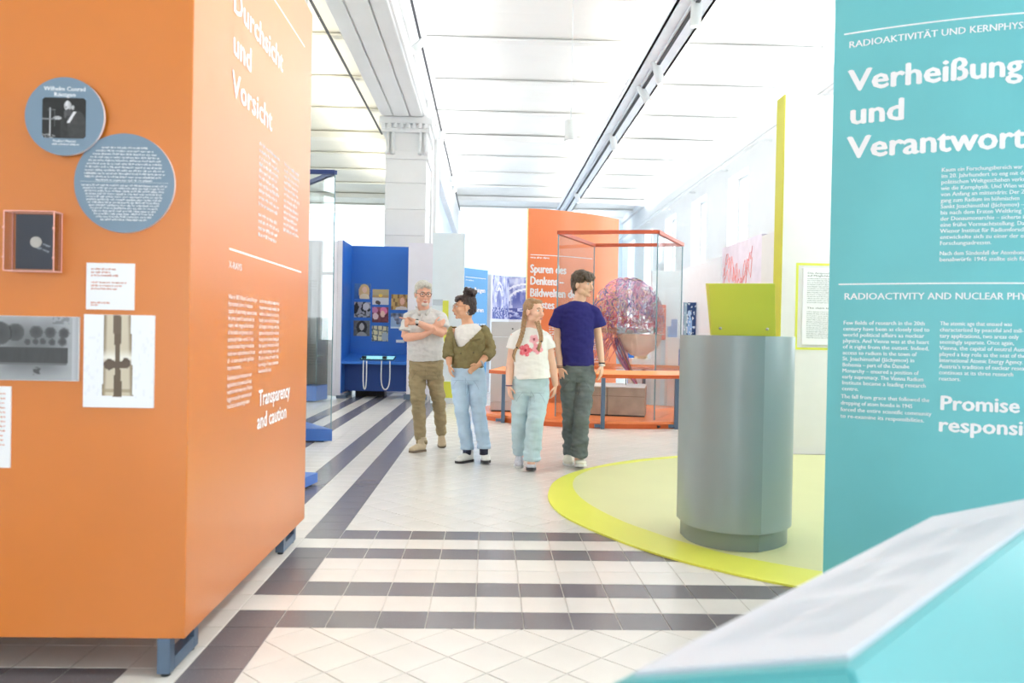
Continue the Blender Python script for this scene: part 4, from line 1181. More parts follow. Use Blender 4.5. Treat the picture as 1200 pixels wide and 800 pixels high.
bm = B(); tube(bm, [(2.86, 13.75, 1.22), (2.86, 13.75, 1.32), (2.86, 13.75, 1.42), (2.86, 13.75, 1.5), (2.86, 13.75, 1.56)], [(.035, .03), (.03, .025), (.04, .03), (.02, .02), (.026, .026)], 10); fin('figure', bm, mat('bronze', rgb(70, 66, 62), .4), t, True)
bm = B(); box2(bm, (2.78, 13.65, 0), (2.94, 13.85, 1.22), .005); fin('stand', bm, PAPER, t)
t = thing('blue_block', (3.05, 13.2, 1.1), 'stack of two small light blue blocks beside the bronze figure', 'model')
bm = B(); box2(bm, (2.98, 13.25, 1.22), (3.05, 13.35, 1.40)); box2(bm, (3.04, 13.25, 1.22), (3.12, 13.35, 1.52)); fin('blocks', bm, mat('light_blue_block', rgb(130, 170, 230), .5), t)
bm = B(); box2(bm, (2.96, 13.2, 0), (3.14, 13.4, 1.22), .005); fin('stand', bm, PAPER, t)
t = thing('blue_column', (2.3, 14.6, 0), 'narrow blue panel seen through the glass under the brain model', 'panel')
fin('board', box2(B(), (2.60, 14.9, .25), (2.78, 14.95, 1.12)), BLUE, t)
t = thing('blue_column', (3.15, 13.55, 0), 'short blue panel just left of the grey pedestal', 'panel')
fin('board', box2(B(), (3.10, 13.5, .75), (3.30, 13.55, 1.02)), BLUE, t)
fin('foot', box2(B(), (3.18, 13.51, 0), (3.22, 13.54, .75)), STEEL, t)
t = thing('pale_display_table', (2.75, 13.6, 0), 'pale display case with a cream model beyond the glass case', 'showcase')
fin('body', box2(B(), (2.42, 13.5, .0), (2.76, 13.85, .85), .005), PANELB, t)
bm = B(); tube(bm, [(2.59, 13.6, .85), (2.59, 13.6, 1.0), (2.62, 13.6, 1.18), (2.66, 13.6, 1.26)], [.12, .10, .07, .02], 12); fin('cream_model', bm, mat('cream_model', rgb(238, 228, 196), .6), t, True)

# ------------------------------------------------------------------ people
def unit(v): return Vector(v).normalized()

def basis(f, tilt=0):
    f = unit(f); u = Vector((0, 0, 1)); r = f.cross(u).normalized(); u = r.cross(f)
    if tilt: u = (u*math.cos(tilt)+r*math.sin(tilt)).normalized(); r = f.cross(u).normalized()
    return r, f, u

class Head:
    """head about its centre c, looking along f; s = 1 for a 0.23 m head"""
    def __init__(self, c, f, s=1, tilt=0):
        self.c = Vector(c); self.s = s; self.r, self.f, self.u = basis(f, tilt)
        self.M = Matrix((self.r, self.f, self.u)).transposed()
    def p(self, x, y, z): return self.c+(self.r*x+self.f*y+self.u*z)*self.s
    def e(self, bm, x, y, z, rx_, ry_, rz__, u=16, v=12): ell(bm, self.p(x, y, z), (rx_*self.s, ry_*self.s, rz__*self.s), self.M, u, v)
    def skull(self, bm, jaw=1.0):
        e = self.e
        e(bm, 0, -.012, .028, .074, .094, .088)
        e(bm, 0, .030, -.015, .062*jaw, .064, .082)
        e(bm, 0, .046, -.078, .038*jaw, .040, .032)
        e(bm, 0, .076, -.096, .020*jaw, .016, .016)
        for s in (-1, 1):
            e(bm, s*.036, .066, -.025, .024, .022, .026)
            e(bm, s*.076, -.008, -.012, .008, .018, .031)
            e(bm, s*.040*jaw, .012, -.060, .026, .05, .034)
        e(bm, 0, .020, -.070, .046*jaw, .058, .036)
        e(bm, 0, -.01, -.085, .046, .045, .05)
        tube(bm, [self.p(0, .086, .022), self.p(0, .100, -.006), self.p(0, .112, -.030), self.p(0, .096, -.042)], [.008*self.s, .010*self.s, .014*self.s, .012*self.s], 10, self.r)
        e(bm, 0, .088, .030, .046, .010, .010)
        e(bm, 0, .090, -.063, .024, .012, .013)
    def face(self, parent, brow, lips, iris=(.12, .09, .07, 1)):
        for s in (-1, 1):
            bm = B(); self.e(bm, s*.031, .083, .008, .0135, .010, .0075, 12, 8); fin('eye', bm, mat('eye_white', rgb(236, 232, 228), .3, var=0), parent, True)
            bm = B(); self.e(bm, s*.031, .0915, .008, .0062, .0035, .0068, 10, 6); fin('iris', bm, mat('iris_dark', iris, .3, var=0), parent, True)
            bm = B(); tube(bm, [self.p(s*.014, .096, .029), self.p(s*.030, .094, .034), self.p(s*.048, .078, .028)], [.003*self.s, .0042*self.s, .002*self.s], 8, self.r); fin('eyebrow', bm, brow, parent, True)
        bm = B(); self.e(bm, 0, .097, -.0595, .021, .008, .0045, 12, 8); self.e(bm, 0, .096, -.068, .018, .008, .0055, 12, 8); fin('lips', bm, lips, parent, True)

def hand(bm, wrist, d, across, curl=.5, s=1, spread=0, thumb=1):
    """d: wrist towards fingers; across: towards the thumb side; fingers bend about across towards the palm normal"""
    d = unit(d); a = unit(Vector(across)-d*Vector(across).dot(d)); n = a.cross(d)*thumb
    w = Vector(wrist)
    tube(bm, [w-d*.02, w+d*.015*s, w+d*.055*s, w+d*.085*s], [(.026*s, .018*s), (.029*s, .017*s), (.038*s, .016*s), (.037*s, .013*s)], 12, a)
    for k, (off, ln) in enumerate(((.028, .074), (.0095, .082), (-.009, .076), (-.027, .060))):
        p = w+d*.078*s+a*off*s; dirn = unit(d+a*spread*(off*8)); pts = [p]
        for j, fr in enumerate((.45, .32, .23)):
            ang = curl*(.35+.45*j)*(1+.1*k)
            q = dirn*math.cos(ang)+n*math.sin(ang)
            p = p+q*ln*fr*s; pts.append(p)
        tube(bm, pts, [.0092*s, .0088*s, .0080*s, .0066*s], 8, a)
    p = w+d*.022*s+a*.024*s; pts = [p]
    for dr, ln in ((d*.6+a*.75+n*.25, .036), (d*.85+a*.4+n*.35, .030), (d*.95+a*.1+n*.4, .024)):
        p = p+unit(dr)*ln*s; pts.append(p)
    tube(bm, pts, [.012*s, .0105*s, .0095*s, .0075*s], 8, a)

from mathutils.bvhtree import BVHTree
def seams(obj, cx, zw, zc, hw, m):
    W = _w(obj); me = obj.data
    bt = BVHTree.FromPolygons([v.co+W for v in me.vertices], [list(p.vertices) for p in me.polygons])
    def hit(x, z):
        h = bt.ray_cast(Vector((x, 4, z)), Vector((0, 1, 0)))
        return h[0] if h[0] is not None else None
    paths = [[(cx, zw-(zw-zc)*i/8) for i in range(9)], [(cx+.004, zw-.012), (cx+.03, zw-.05), (cx+.032, zw-.1), (cx+.012, zw-.16)]]
    for sgn in (-1, 1): paths.append([(cx+sgn*(hw*.45+hw*.4*t_), zw-.02-.085*t_**1.6) for t_ in (0, .25, .5, .75, 1)])
    paths.append([(cx-hw*.8+hw*1.6*i/10, zw-.022) for i in range(11)])
    for p in paths:
        q = [hit(*c) for c in p]; q = [v for v in q if v is not None]
        if len(q) > 1:
            bm = B(); tube(bm, q, .0016, 5, (0, 1, 0)); fin('seam', bm, m, obj, True)

def shoe(parent, heel, toe, m, sole_m, s=1, w=.048, boot=False, lift=0):
    """heel and toe on the ground plane; lift raises the toe (positive) or the heel (negative)"""
    heel = Vector(heel); toe = Vector(toe); d = (toe-heel); L = d.length; d.normalize(); side = d.cross(Vector((0, 0, 1)))
    up = side.cross(d)
    bm = B()
    P = lambda t_, z: heel+d*L*t_+up*z
    tube(bm, [P(.00, .045), P(.04, .048), P(.25, .05), P(.5, .046), P(.75, .037), P(.93, .030), P(1.0, .026)],
         [(w*.45, .030), (w*.75, .043), (w*.82, .046), (w*.9, .040), (w*1.04, .030), (w*.85, .022), (w*.4, .012)], 16, side)
    tube(bm, [P(.20, .05), P(.18, .085), P(.17, .11 if not boot else .15)], [(w*.78, .055), (w*.72, .05), (w*.74, .052)], 14, side)
    me = blend(bm, .006, 3)
    sh = fin('shoe', me, m, parent, True)
    n = 20; pts = []
    prof = [(.0, .55), (.03, .78), (.15, .86), (.4, .84), (.6, .98), (.78, 1.08), (.92, .9), (1.0, .45)]
    Lf = [P(t_, 0)+side*w*k for t_, k in prof]; Rt = [P(t_, 0)-side*w*k for t_, k in prof][::-1]
    loop = Lf+Rt; bm = B()
    lo = [bm.verts.new(p) for p in loop]; hi = [bm.verts.new(p+up*.022) for p in loop]
    bm.faces.new(hi); bm.faces.new(lo[::-1])
    for i in range(len(loop)): bm.faces.new((lo[i], lo[(i+1) % len(loop)], hi[(i+1) % len(loop)], hi[i]))
    fin('sole', bm, sole_m, sh)
    if not boot:
        bm = B()
        for k in range(5):
            t_ = .36+.08*k; z = .098-.010*k
            tube(bm, [P(t_, z-.012)+side*w*.55, P(t_+.01, z), P(t_, z-.012)-side*w*.55], .0035, 6, d)
        fin('laces', bm, mat('white_laces', (.85, .85, .85, 1), .6), sh, True)
    return sh

def folds(amp, freq=18, stretch=(1, 1, 2.2), seed=0):
    def f(c):
        q = Vector((c.x*freq*stretch[0]+seed, c.y*freq*stretch[1], c.z*freq*stretch[2]))
        return amp*(noise.noise(q)+.5*noise.noise(q*2.1))
    return f

def person(name, origin, label):
    return thing('person', origin, label, 'person')

def fabric(name, col, var=.05, scale=25, rough=.85, bscale=140, bump=.12):
    return mat(name, col, rough, var=var, scale=scale, bump=bump, bscale=bscale, spec=.2)

def denim(name, light, dark, seed=0):
    m = mat(name, light, .85, var=.10, scale=5, bump=.15, bscale=160, spec=.2)
    return m

def leg_shape(bm, hip, knee, ankle, rh, rk, ra, dy=.01):
    hip, knee, ankle = Vector(hip), Vector(knee), Vector(ankle)
    pts = [hip+Vector((0, 0, .07)), hip, hip.lerp(knee, .35), hip.lerp(knee, .75), knee, knee.lerp(ankle, .3)+Vector((0, .01, 0)), knee.lerp(ankle, .7), ankle]
    rr = [rh*.85, rh, rh*.97, (rh+rk*1.4)/2.4, rk, (rk*1.02), (rk+ra)/2, ra]
    tube(bm, pts, [(r, r*1.05) for r in rr], 18)
    dn = (ankle-knee).normalized()
    for k in range(3):
        c = ankle-dn*(.025+.045*k)+Vector((.006*(-1)**k, 0, 0)); tube(bm, [c-dn*.020, c, c+dn*.020], [ra*.94, ra*(1.09-.02*k), ra*.94], 16, (1, 0, .25*(-1)**k))

SKINB = mat('skin_man', rgb(234, 178, 152), .5, var=.05, scale=12)
SKING = mat('skin_girl', rgb(240, 192, 166), .5, var=.04, scale=12)
SKINW = mat('skin_woman', rgb(226, 172, 138), .5, var=.04, scale=12)
SKINY = mat('skin_boy', rgb(234, 188, 158), .5, var=.04, scale=12)
LIPS = mat('lips', rgb(204, 120, 110), .4, var=.02)
WSOLE = mat('white_sole', rgb(226, 226, 222), .6)
DSOLE = mat('dark_sole', rgb(60, 58, 60), .7)

# ================= man in the pale polo
D = 8.35
o = person('man', at(499, 529, D).to_2d().to_3d(), 'older grey-haired man with glasses, pale polo and khaki trousers, arms crossed and pointing')
o.name = 'person'
hd_ = Head(at(496, 344.5, D-.02), (.32, -.94, -.16), 1.06)
sk = B(); hd_.skull(sk, 1.05)
nk = at(496.5, 362, D+.01)
tube(sk, [hd_.p(0, -.02, -.05), nk, nk-Vector((0, 0, .06))], [.058, .062, .075], 14)
shL, shR = at(479.5, 368.5, D), at(516.5, 368.5, D)
chest = at(497.5, 383, D); waist = at(499, 420, D+.01); hipc = at(499, 433, D+.01)
tube(sk, [nk, at(497, 374, D), chest, waist, hipc], [(.062, .062), (.125, .08), (.165, .11), (.15, .11), (.155, .11)], 20)
hipL, hipR = at(488.5, 440, D), at(509.5, 440, D+.02)
knL, knR = at(490.5, 476, D-.10), at(514.5, 474, D+.06)
anL, anR = at(493.5, 521, D-.02), at(517, 508, D+.30)
for a, b, c in ((hipL, knL, anL), (hipR, knR, anR)):
    tube(sk, [a, b, c, c-Vector((0, 0, .03))], [.075, .05, .038, .034], 12)
# his right arm (left in the photograph): elbow down, forearm across and under
elL = at(474.5, 395.5, D-.06); wrL = at(500, 392.5, D-.20); elR = at(519.5, 391, D-.10); wrR = at(487.5, 377.5, D-.26)
tube(sk, [shL-Vector((0, 0, .02)), shL.lerp(elL, .5), elL], [.044, .045, .042], 12); tube(sk, [elL, elL.lerp(wrL, .35), elL.lerp(wrL, .8), at(511, 385, D-.19)], [.043, .045, .034, .026], 12, (0, 0, 1))
tube(sk, [shR-Vector((0, 0, .02)), shR.lerp(elR, .5), elR], [.044, .045, .043], 12); tube(sk, [elR, elR.lerp(wrR, .35), elR.lerp(wrR, .8), wrR], [.044, .045, .034, .028], 12, (0, 0, 1))
# hand resting on the upper arm
hand(sk, at(508.5, 382, D-.16), (.75, .12, .28), (-.2, -.3, 1), .9, .95)
# pointing hand: index out, others folded
pw = wrR; dd = unit((-1, -.05, .12)); ax = Vector((0, 0, 1))
tube(sk, [pw, pw+dd*.05, pw+dd*.085], [(.026, .03), (.018, .038), (.015, .036)], 12, (0, 1, 0))
ip = pw+dd*.08+Vector((0, 0, .022)); tube(sk, [ip, ip+dd*.045, ip+dd*.09+Vector((0, 0, .004))], [.0105, .0095, .0075], 8, (0, 1, 0))
for k in range(3):
    q = pw+dd*.078+Vector((0, -.012, .004-.019*k)); tube(sk, [q, q+dd*.032+Vector((0, -.008, 0)), q+dd*.026+Vector((0, -.004, -.022)), q+dd*-.002+Vector((0, .0, -.02))], [.0105, .010, .0095, .008], 8, (0, 1, 0))
tp = pw+dd*.03+Vector((0, -.02, .02)); tube(sk, [tp, tp+dd*.035+Vector((0, -.012, .016)), tp+dd*.062+Vector((0, -.01, .012))], [.013, .011, .008], 8, (0, 1, 0))
fin('body', blend(sk, .0052, 4), SKINB, o, True)
hd_.face(o, mat('grey_brow', rgb(170, 164, 156), .8), LIPS)
GREYH = mat('grey_hair', rgb(204, 200, 190), .6, var=.18, scale=60, bump=.5, bscale=90)
bm = B(); hd_.e(bm, 0, -.026, .052, .083, .092, .082); hd_.e(bm, 0, -.05, .0, .080, .070, .072)
hd_.e(bm, .01, .045, .100, .062, .045, .030); hd_.e(bm, -.035, .055, .088, .035, .034, .028); hd_.e(bm, .04, .052, .086, .034, .034, .028)
for s in (-1, 1): hd_.e(bm, s*.072, -.005, .035, .012, .034, .036)
fin('hair', blend(bm, .0055, 2, disp=folds(.006, 60, (1, 1, 1), 3)), GREYH, o, True)
gl = B()
for s in (-1, 1):
    n = 20; c = (s*.031, .104, .006)
    pts = [hd_.p(c[0]+.025*math.cos(2*PI*k/n), c[1]-abs(s*.031+.025*math.cos(2*PI*k/n))*.12, c[2]+.020*math.sin(2*PI*k/n)) for k in range(n+1)]
    tube(gl, pts, .0026, 6, hd_.f)
    tube(gl, [hd_.p(s*.056, .097, .012), hd_.p(s*.077, .04, .012), hd_.p(s*.079, -.01, .010)], .0024, 6, hd_.u)
tube(gl, [hd_.p(-.008, .104, .010), hd_.p(0, .106, .013), hd_.p(.008, .104, .010)], .0024, 6, hd_.u)
fin('glasses', gl, mat('brown_glasses_frame', rgb(96, 62, 50), .35), o, True)
bm = B(); hd_.e(bm, 0, .086, -.088, .034, .022, .022); hd_.e(bm, 0, .098, -.050, .022, .008, .006)
fin('beard', blend(bm, .005, 1), mat('white_beard', rgb(222, 206, 194), .8, var=.1, scale=60), o, True)
POLO = fabric('pale_grey_polo', rgb(216, 214, 212))
bm = B()
tube(bm, [at(496.5, 364, D+.015), at(497, 370, D+.01), at(497.5, 376, D), chest, at(498.5, 400, D), at(499.5, 414, D), at(499.8, 421, D+.01)],
     [(.078, .075), (.150, .095), (.185, .115), (.192, .135), (.190, .135), (.192, .13), (.197, .13)], 28)
for a, b in ((shL, elL), (shR, elR)):
    tube(bm, [a+Vector((0, 0, -.012)), a.lerp(b, .4), a.lerp(b, .74)], [.058, .066, .074], 16)
    ell(bm, a+Vector((0, 0, -.022)), (.060, .066, .050)); tube(bm, [nk+Vector((0, 0, -.02)), a+Vector((0, 0, -.012))], [(.05, .045), (.05, .045)], 14, (0, 1, 0))
fin('polo_shirt', blend(bm, .0065, 5, disp=folds(.008, 13, (1, 1, 1.8), 1)), POLO, o, True)
bm = B()
for s in (-1, 1):
    cpts = [nk+Vector((s*.074, .05, .0)), nk+Vector((s*.082, -.01, .004)), nk+Vector((s*.06, -.075, -.03)), nk+Vector((s*.03, -.105, -.06))]
    tube(bm, cpts, [(.028, .006), (.03, .007), (.032, .007), (.018, .006)], 8, (0, 0, 1))
fin('collar', bm, POLO, o, True)
bm = B(); q = nk+Vector((.0, -.125, -.085)); tube(bm, [q+Vector((-.002, .02, .035)), q, q+Vector((0, -.008, -.06))], [(.014, .004), (.016, .004), (.014, .004)], 8); fin('button_placket', bm, POLO, o, True)
KH = mat('khaki_corduroy', rgb(160, 144, 112), .9, var=.10, scale=9, bump=.3, bscale=120, spec=.15)
bm = B()
tube(bm, [at(499.6, 418, D+.01), at(499.5, 428, D+.01), at(499.3, 438, D+.01), at(499.5, 444, D+.01)], [(.170, .118), (.178, .125), (.178, .125), (.12, .09)], 24)
leg_shape(bm, hipL, knL, anL+Vector((0, 0, .01)), .088, .066, .056); leg_shape(bm, hipR, knR, anR+Vector((0, 0, .015)), .086, .066, .054)
tr = fin('trousers', blend(bm, .0065, 3, disp=folds(.014, 9, (1, 1, 2.2), 5)), KH, o, True)
seams(tr, at(499.3, 430, D).x, at(0, 423, D).z, at(0, 444, D).z, .16, mat('khaki_seam', rgb(120, 106, 80), .9))
SUEDE = mat('sand_suede', rgb(190, 172, 144), .9, var=.08)
shoe(o, at(497.5, 528, D-.03).to_2d().to_3d(), at(480.5, 531, D-.17).to_2d().to_3d(), SUEDE, mat('brown_sole', rgb(120, 104, 86), .8), w=.046, boot=True)
h0 = at(517, 512, D+.36); t0 = at(518, 524.5, D+.16); t0.z = .006
shoe(o, h0-Vector((0, 0, .02)), t0, SUEDE, MATS['brown_sole'], w=.046, boot=True)
bm = B(); wv = wrR+Vector((.012, 0, 0)); tube(bm, [wv-Vector((.012, 0, 0)), wv+Vector((.012, 0, 0))], [.034, .034], 16, (0, 0, 1)); wt = fin('watch', bm, BLACK, o, True)
bm = B(); cyl(bm, wv+Vector((0, -.032, .004)), wv+Vector((0, -.042, .005)), .019, 16); fin('watch_face', bm, mat('watch_silver', rgb(220, 214, 208), .3), wt, True)

# ================= woman in the olive cardigan
D = 7.62
o = thing('person', at(556, 542, D).to_2d().to_3d(), 'woman with a dark bun, olive cardigan and pale jeans, looking left, hands in her pockets', 'person')
hd_ = Head(at(544.5, 360, D), (-.97, -.22, -.02), .98, tilt=0)
sk = B(); hd_.skull(sk, .92)
nk = at(548, 378, D+.02)
tube(sk, [hd_.p(0, -.03, -.04), at(546.5, 373, D+.01), nk, nk-Vector((0, 0, .06))], [.052, .050, .056, .07], 14)
shL, shR = at(532.5, 385, D), at(565.5, 384, D)
chest = at(549, 397, D); waist = at(549, 422, D); hipc = at(549, 438, D)
tube(sk, [nk-Vector((0, 0, .02)), at(549, 386, D), chest, waist, hipc], [(.060, .055), (.108, .07), (.14, .10), (.12, .09), (.15, .10)], 20)
hipL, hipR = at(539, 446, D), at(559.5, 446, D)
knL, knR = at(541, 480, D-.04), at(560.5, 480, D-.04)
anL, anR = at(547.5, 526, D+.05), at(567, 525, D-.02)
for a, b, c in ((hipL, knL, anL), (hipR, knR, anR)): tube(sk, [a, b, c, c-Vector((0, 0, .06))], [.07, .048, .034, .032], 12)
elL, elR = at(525.5, 411, D-.01), at(575.5, 410, D+.02); wrL, wrR = at(526.5, 427, D-.07), at(561, 427.5, D-.12)
for a, b, c in ((shL, elL, wrL), (shR, elR, wrR)):
    tube(sk, [a, a.lerp(b, .5), b], [.045, .040, .036], 12); tube(sk, [b, b.lerp(c, .4), c], [.036, .034, .025], 12, (0, 1, 0))
hand(sk, wrL, (.15, -.05, -1), (.3, -1, 0), .7, .86); hand(sk, wrR, (-.75, -.15, -.5), (0, -.4, 1), .7, .86)
fin('body', blend(sk, .0052, 4), SKINW, o, True)
HB = mat('dark_brown_hair', rgb(58, 42, 40), .5, var=.3, scale=50, bump=.6, bscale=80)
hd_.face(o, HB, LIPS)
bm = B(); hd_.e(bm, 0, -.028, .050, .083, .092, .080); hd_.e(bm, 0, -.062, -.005, .070, .055, .070); hd_.e(bm, 0, .045, .088, .066, .042, .026)
hd_.e(bm, 0, .078, .072, .054, .016, .028)
hd_.e(bm, .045, -.05, -.045, .03, .04, .035); hd_.e(bm, -.045, -.05, -.045, .03, .04, .035)
hair = fin('hair', blend(bm, .0055, 2, disp=folds(.008, 55, (1, 1, 1), 9)), HB, o, True)
bm = B(); hd_.e(bm, 0, -.060, .140, .058, .055, .045)
rr_ = random.Random(2)
for k in range(16): hd_.e(bm, rr_.uniform(-.05, .05), -.06+rr_.uniform(-.055, .05), .145+rr_.uniform(-.03, .035), .022, .022, .020, 8, 6)
fin('hair_bun', blend(bm, .0055, 1, disp=folds(.008, 60, (1, 1, 1), 4)), HB, hair, True)
gl = B()
for s in (-1, 1):
    n = 18
    tube(gl, [hd_.p(s*.031+.024*math.cos(2*PI*k/n), .103, .006+.020*math.sin(2*PI*k/n)) for k in range(n+1)], .0022, 6, hd_.f)
    tube(gl, [hd_.p(s*.055, .097, .012), hd_.p(s*.077, -.01, .012)], .002, 6, hd_.u)
fin('glasses', gl, mat('gold_glasses_frame', rgb(176, 120, 96), .35, metal=.4), o, True)
for s in (-1, 1):
    bm = B(); tube(bm, [hd_.p(s*.080, -.012+.014*math.cos(2*PI*k/14), -.058+.014*math.sin(2*PI*k/14)) for k in range(15)], .0022, 6, hd_.r); fin('earring', bm, mat('silver', rgb(220, 220, 224), .2, metal=.8), o, True)
WT = fabric('white_cotton_top', rgb(238, 234, 230))
bm = B(); tube(bm, [at(548.5, 380.5, D+.005), at(549, 385, D), chest, at(549.5, 412, D), at(549, 428, D)], [(.085, .068), (.138, .090), (.150, .118), (.132, .105), (.140, .105)], 24)
fin('white_top', blend(bm, .0065, 4, disp=folds(.004, 14, (1, 1, 1.5), 2)), WT, o, True)
OL = fabric('olive_knit', rgb(136, 124, 86), var=.08)
bm = B()
tube(bm, [at(549, 383, D+.01), at(549, 388, D+.005), chest, at(549, 412, D), at(548.5, 423, D), at(548.5, 430, D)],
     [(.118, .085), (.145, .102), (.163, .128), (.146, .118), (.146, .118), (.146, .118)], 28)
for a, b in ((shL, elL), (shR, elR)):
    tube(bm, [a+Vector((0, 0, -.01)), a.lerp(b, .4), b], [.050, .054, .052], 16); ell(bm, a+Vector((0, 0, -.016)), (.050, .055, .044))
for b, c in ((elL, wrL), (elR, wrR)):
    tube(bm, [b, b.lerp(c, .42)], [.054, .049], 14, (0, 1, 0)); tube(bm, [b.lerp(c, .28), b.lerp(c, .46)], [.053, .054], 14, (0, 1, 0))
me = blend(bm, .0065, 3, disp=folds(.008, 15, (1.6, 1, 1.6), 12))
# cut the deep V opening and the gap below the button
bm = B(); bm.from_mesh(me)
vt = at(536.5, 406, D).z; bx = at(537.5, 406, D-.1).x
nt_ = at(549, 379, D).z
kill = []
for f in bm.faces:
    c = f.calc_center_median()
    if c.y < D+.03 or (c.y < D+.10 and c.z > nt_-.02 and abs(c.x-at(549, 0, D).x) < .10):
        if c.z > vt:
            k = (c.z-vt)/(nt_-vt)
            l = bx-.005-.075*min(1, k)**.8; r = bx+.03+.22*min(1, k)**.85
            if l < c.x < r: kill.append(f)
        elif c.z < at(0, 422, D).z and c.y < D-.05:
            k = (at(0, 422, D).z-c.z)/.09
            if bx-.004 < c.x < bx+.004+.05*k: kill.append(f)
bmesh.ops.delete(bm, geom=kill, context='FACES')
me2 = bpy.data.meshes.new('c'); bm.to_mesh(me2); bm.free()
cg = fin('cardigan', me2, OL, o, True)
so = cg.modifiers.new('thickness', 'SOLIDIFY'); so.thickness = .006; so.offset = 1
for s_ in ((540, 414), (555, 413)):
    p = at(s_[0], s_[1], D-.135); bm = B(); ell(bm, p, (.008, .004, .008), u=10, v=6); fin('button', bm, mat('olive_button', rgb(100, 92, 62), .4), cg, True)
p = at(558, 397.5, D-.125); bm = B(); tube(bm, [at(551, 399, D-.14), p, at(563, 396, D-.10)], [(.012, .004)]*3, 8, (0, 0, 1)); fin('pocket_welt', bm, OL, cg, True)
DJ = denim('pale_blue_denim', rgb(184, 208, 230), None)
bm = B()
tube(bm, [at(549, 426, D), at(549, 433, D), at(549, 443, D), at(549.5, 450, D)], [(.140, .106), (.156, .116), (.165, .118), (.13, .10)], 24)
leg_shape(bm, hipL, knL, anL+Vector((0, 0, .02)), .088, .066, .058); leg_shape(bm, hipR, knR, anR+Vector((0, 0, .02)), .088, .068, .060)
jn = fin('jeans', blend(bm, .0065, 3, disp=folds(.008, 9, (1, 1, 2), 15)), DJ, o, True)
seams(jn, at(546, 430, D).x, at(0, 433, D).z, at(0, 454, D).z, .15, mat('blue_seam', rgb(132, 160, 190), .9))
for a in (anL, anR):
    bm = B(); tube(bm, [a+Vector((0, 0, .0)), a+Vector((0, 0, .045))], [.066, .065], 18); fin('turned_cuff', bm, DJ, jn, True)
    bm = B(); tube(bm, [a-Vector((0, 0, .06)), a+Vector((0, 0, .02))], [.040, .042], 14); fin('sock', bm, mat('navy_sock', rgb(46, 48, 66), .9), o, True)
WSH = mat('white_trainer', rgb(230, 228, 222), .6, var=.05, scale=30)
shoe(o, at(553, 538, D+.09).to_2d().to_3d(), at(535, 541.5, D-.06).to_2d().to_3d(), WSH, DSOLE, w=.045)
hh = at(568, 536, D+.12).to_2d().to_3d(); tt = at(569.5, 543.5, D-.13).to_2d().to_3d(); tt.z = .02
shoe(o, hh, tt, WSH, DSOLE, w=.045)
bm = B(); tube(bm, [wrR+Vector((.035, .008, .018)), wrR+Vector((.024, .004, .012))], [.030, .030], 14, (0, 1, 0)); fin('bracelet', bm, mat('silver_bracelet', rgb(180, 176, 180), .3, metal=.6), o, True)

# ================= girl with braids
D = 7.27
o = thing('person', at(616, 553, D).to_2d().to_3d(), 'girl with two long braids, white T-shirt with pink flowers and light jeans', 'person')
hd_ = Head(at(625.5, 365, D), (.70, -.71, -.02), .97, tilt=0)
sk = B(); hd_.skull(sk, .95)
nk = at(622.5, 382.5, D+.02)
tube(sk, [hd_.p(0, -.03, -.04), at(623, 377, D+.01), nk, nk-Vector((0, 0, .06))], [.050, .047, .052, .07], 14)
shL, shR = at(604.5, 392, D), at(639, 392, D)
chest = at(622, 406, D); waist = at(622, 432, D); hipc = at(622, 450, D)
tube(sk, [nk, at(622, 392, D), chest, waist, hipc], [(.055, .052), (.105, .07), (.14, .10), (.135, .10), (.15, .11)], 20)
hipL, hipR = at(610.5, 458, D), at(633, 458, D)
knL, knR = at(609, 492, D), at(627.5, 492, D-.12)
anL, anR = at(609.5, 531, D+.18), at(622.5, 542, D-.10)
for a, b, c in ((hipL, knL, anL), (hipR, knR, anR)): tube(sk, [a, b, c, c-Vector((0, 0, .05))], [.07, .05, .036, .034], 12)
elL, elR = at(597.8, 428, D+.02), at(647.5, 428, D+.02); wrL, wrR = at(596.5, 452, D-.04), at(651, 452, D+.02)
for a, b, c in ((shL, elL, wrL), (shR, elR, wrR)):
    tube(sk, [a, a.lerp(b, .5), b], [.048, .045, .038], 12); tube(sk, [b, b.lerp(c, .4), c], [.038, .036, .026], 12)
hand(sk, wrL, (.12, -.12, -1), (.5, -1, 0), .55, .86); hand(sk, wrR, (-.15, -.05, -1), (-.5, -1, 0), .8, .86, thumb=-1)
fin('body', blend(sk, .0052, 4), SKING, o, True)
HF = mat('fair_brown_hair', rgb(168, 132, 96), .5, var=.22, scale=60, bump=.6, bscale=90)
hd_.face(o, mat('fair_brow', rgb(150, 116, 88), .8), LIPS)
bm = B(); hd_.e(bm, 0, -.026, .045, .082, .090, .082); hd_.e(bm, 0, -.060, -.005, .066, .050, .062); hd_.e(bm, 0, .038, .092, .062, .040, .024)
hd_.e(bm, -.064, .002, .045, .020, .040, .035); hd_.e(bm, .064, .002, .045, .020, .040, .035)
hair = fin('hair', blend(bm, .0055, 2, disp=folds(.005, 55, (1, 1, 1), 22)), HF, o, True)
def braid(pts, r, label=None):
    P_ = [Vector(p) for p in spl3(pts, 7)]
    bm = B(); n = len(P_)
    for i in range(0, n-1):
        t_ = i/n; d = (P_[i+1]-P_[i]).normalized(); sx = d.cross(Vector((0, 1, 0))).normalized()
        off = sx*r*.45*(1 if i % 2 else -1)
        ell(bm, P_[i]+off, (r*(1-.35*t_)*.85, r*.8, r*1.15*(1-.2*t_)), u=8, v=6)
    return bm, P_
def spl3(pts, n):
    out = []; m = len(pts); P = [Vector(p) for p in pts]
    for i in range(m-1):
        p0, p1, p2, p3 = P[max(0, i-1)], P[i], P[i+1], P[min(m-1, i+2)]
        for s in range(n):
            t_ = s/n; out.append(.5*((2*p1)+(-p0+p2)*t_+(2*p0-5*p1+4*p2-p3)*t_*t_+(-p0+3*p1-3*p2+p3)*t_**3))
    out.append(P[-1]); return out
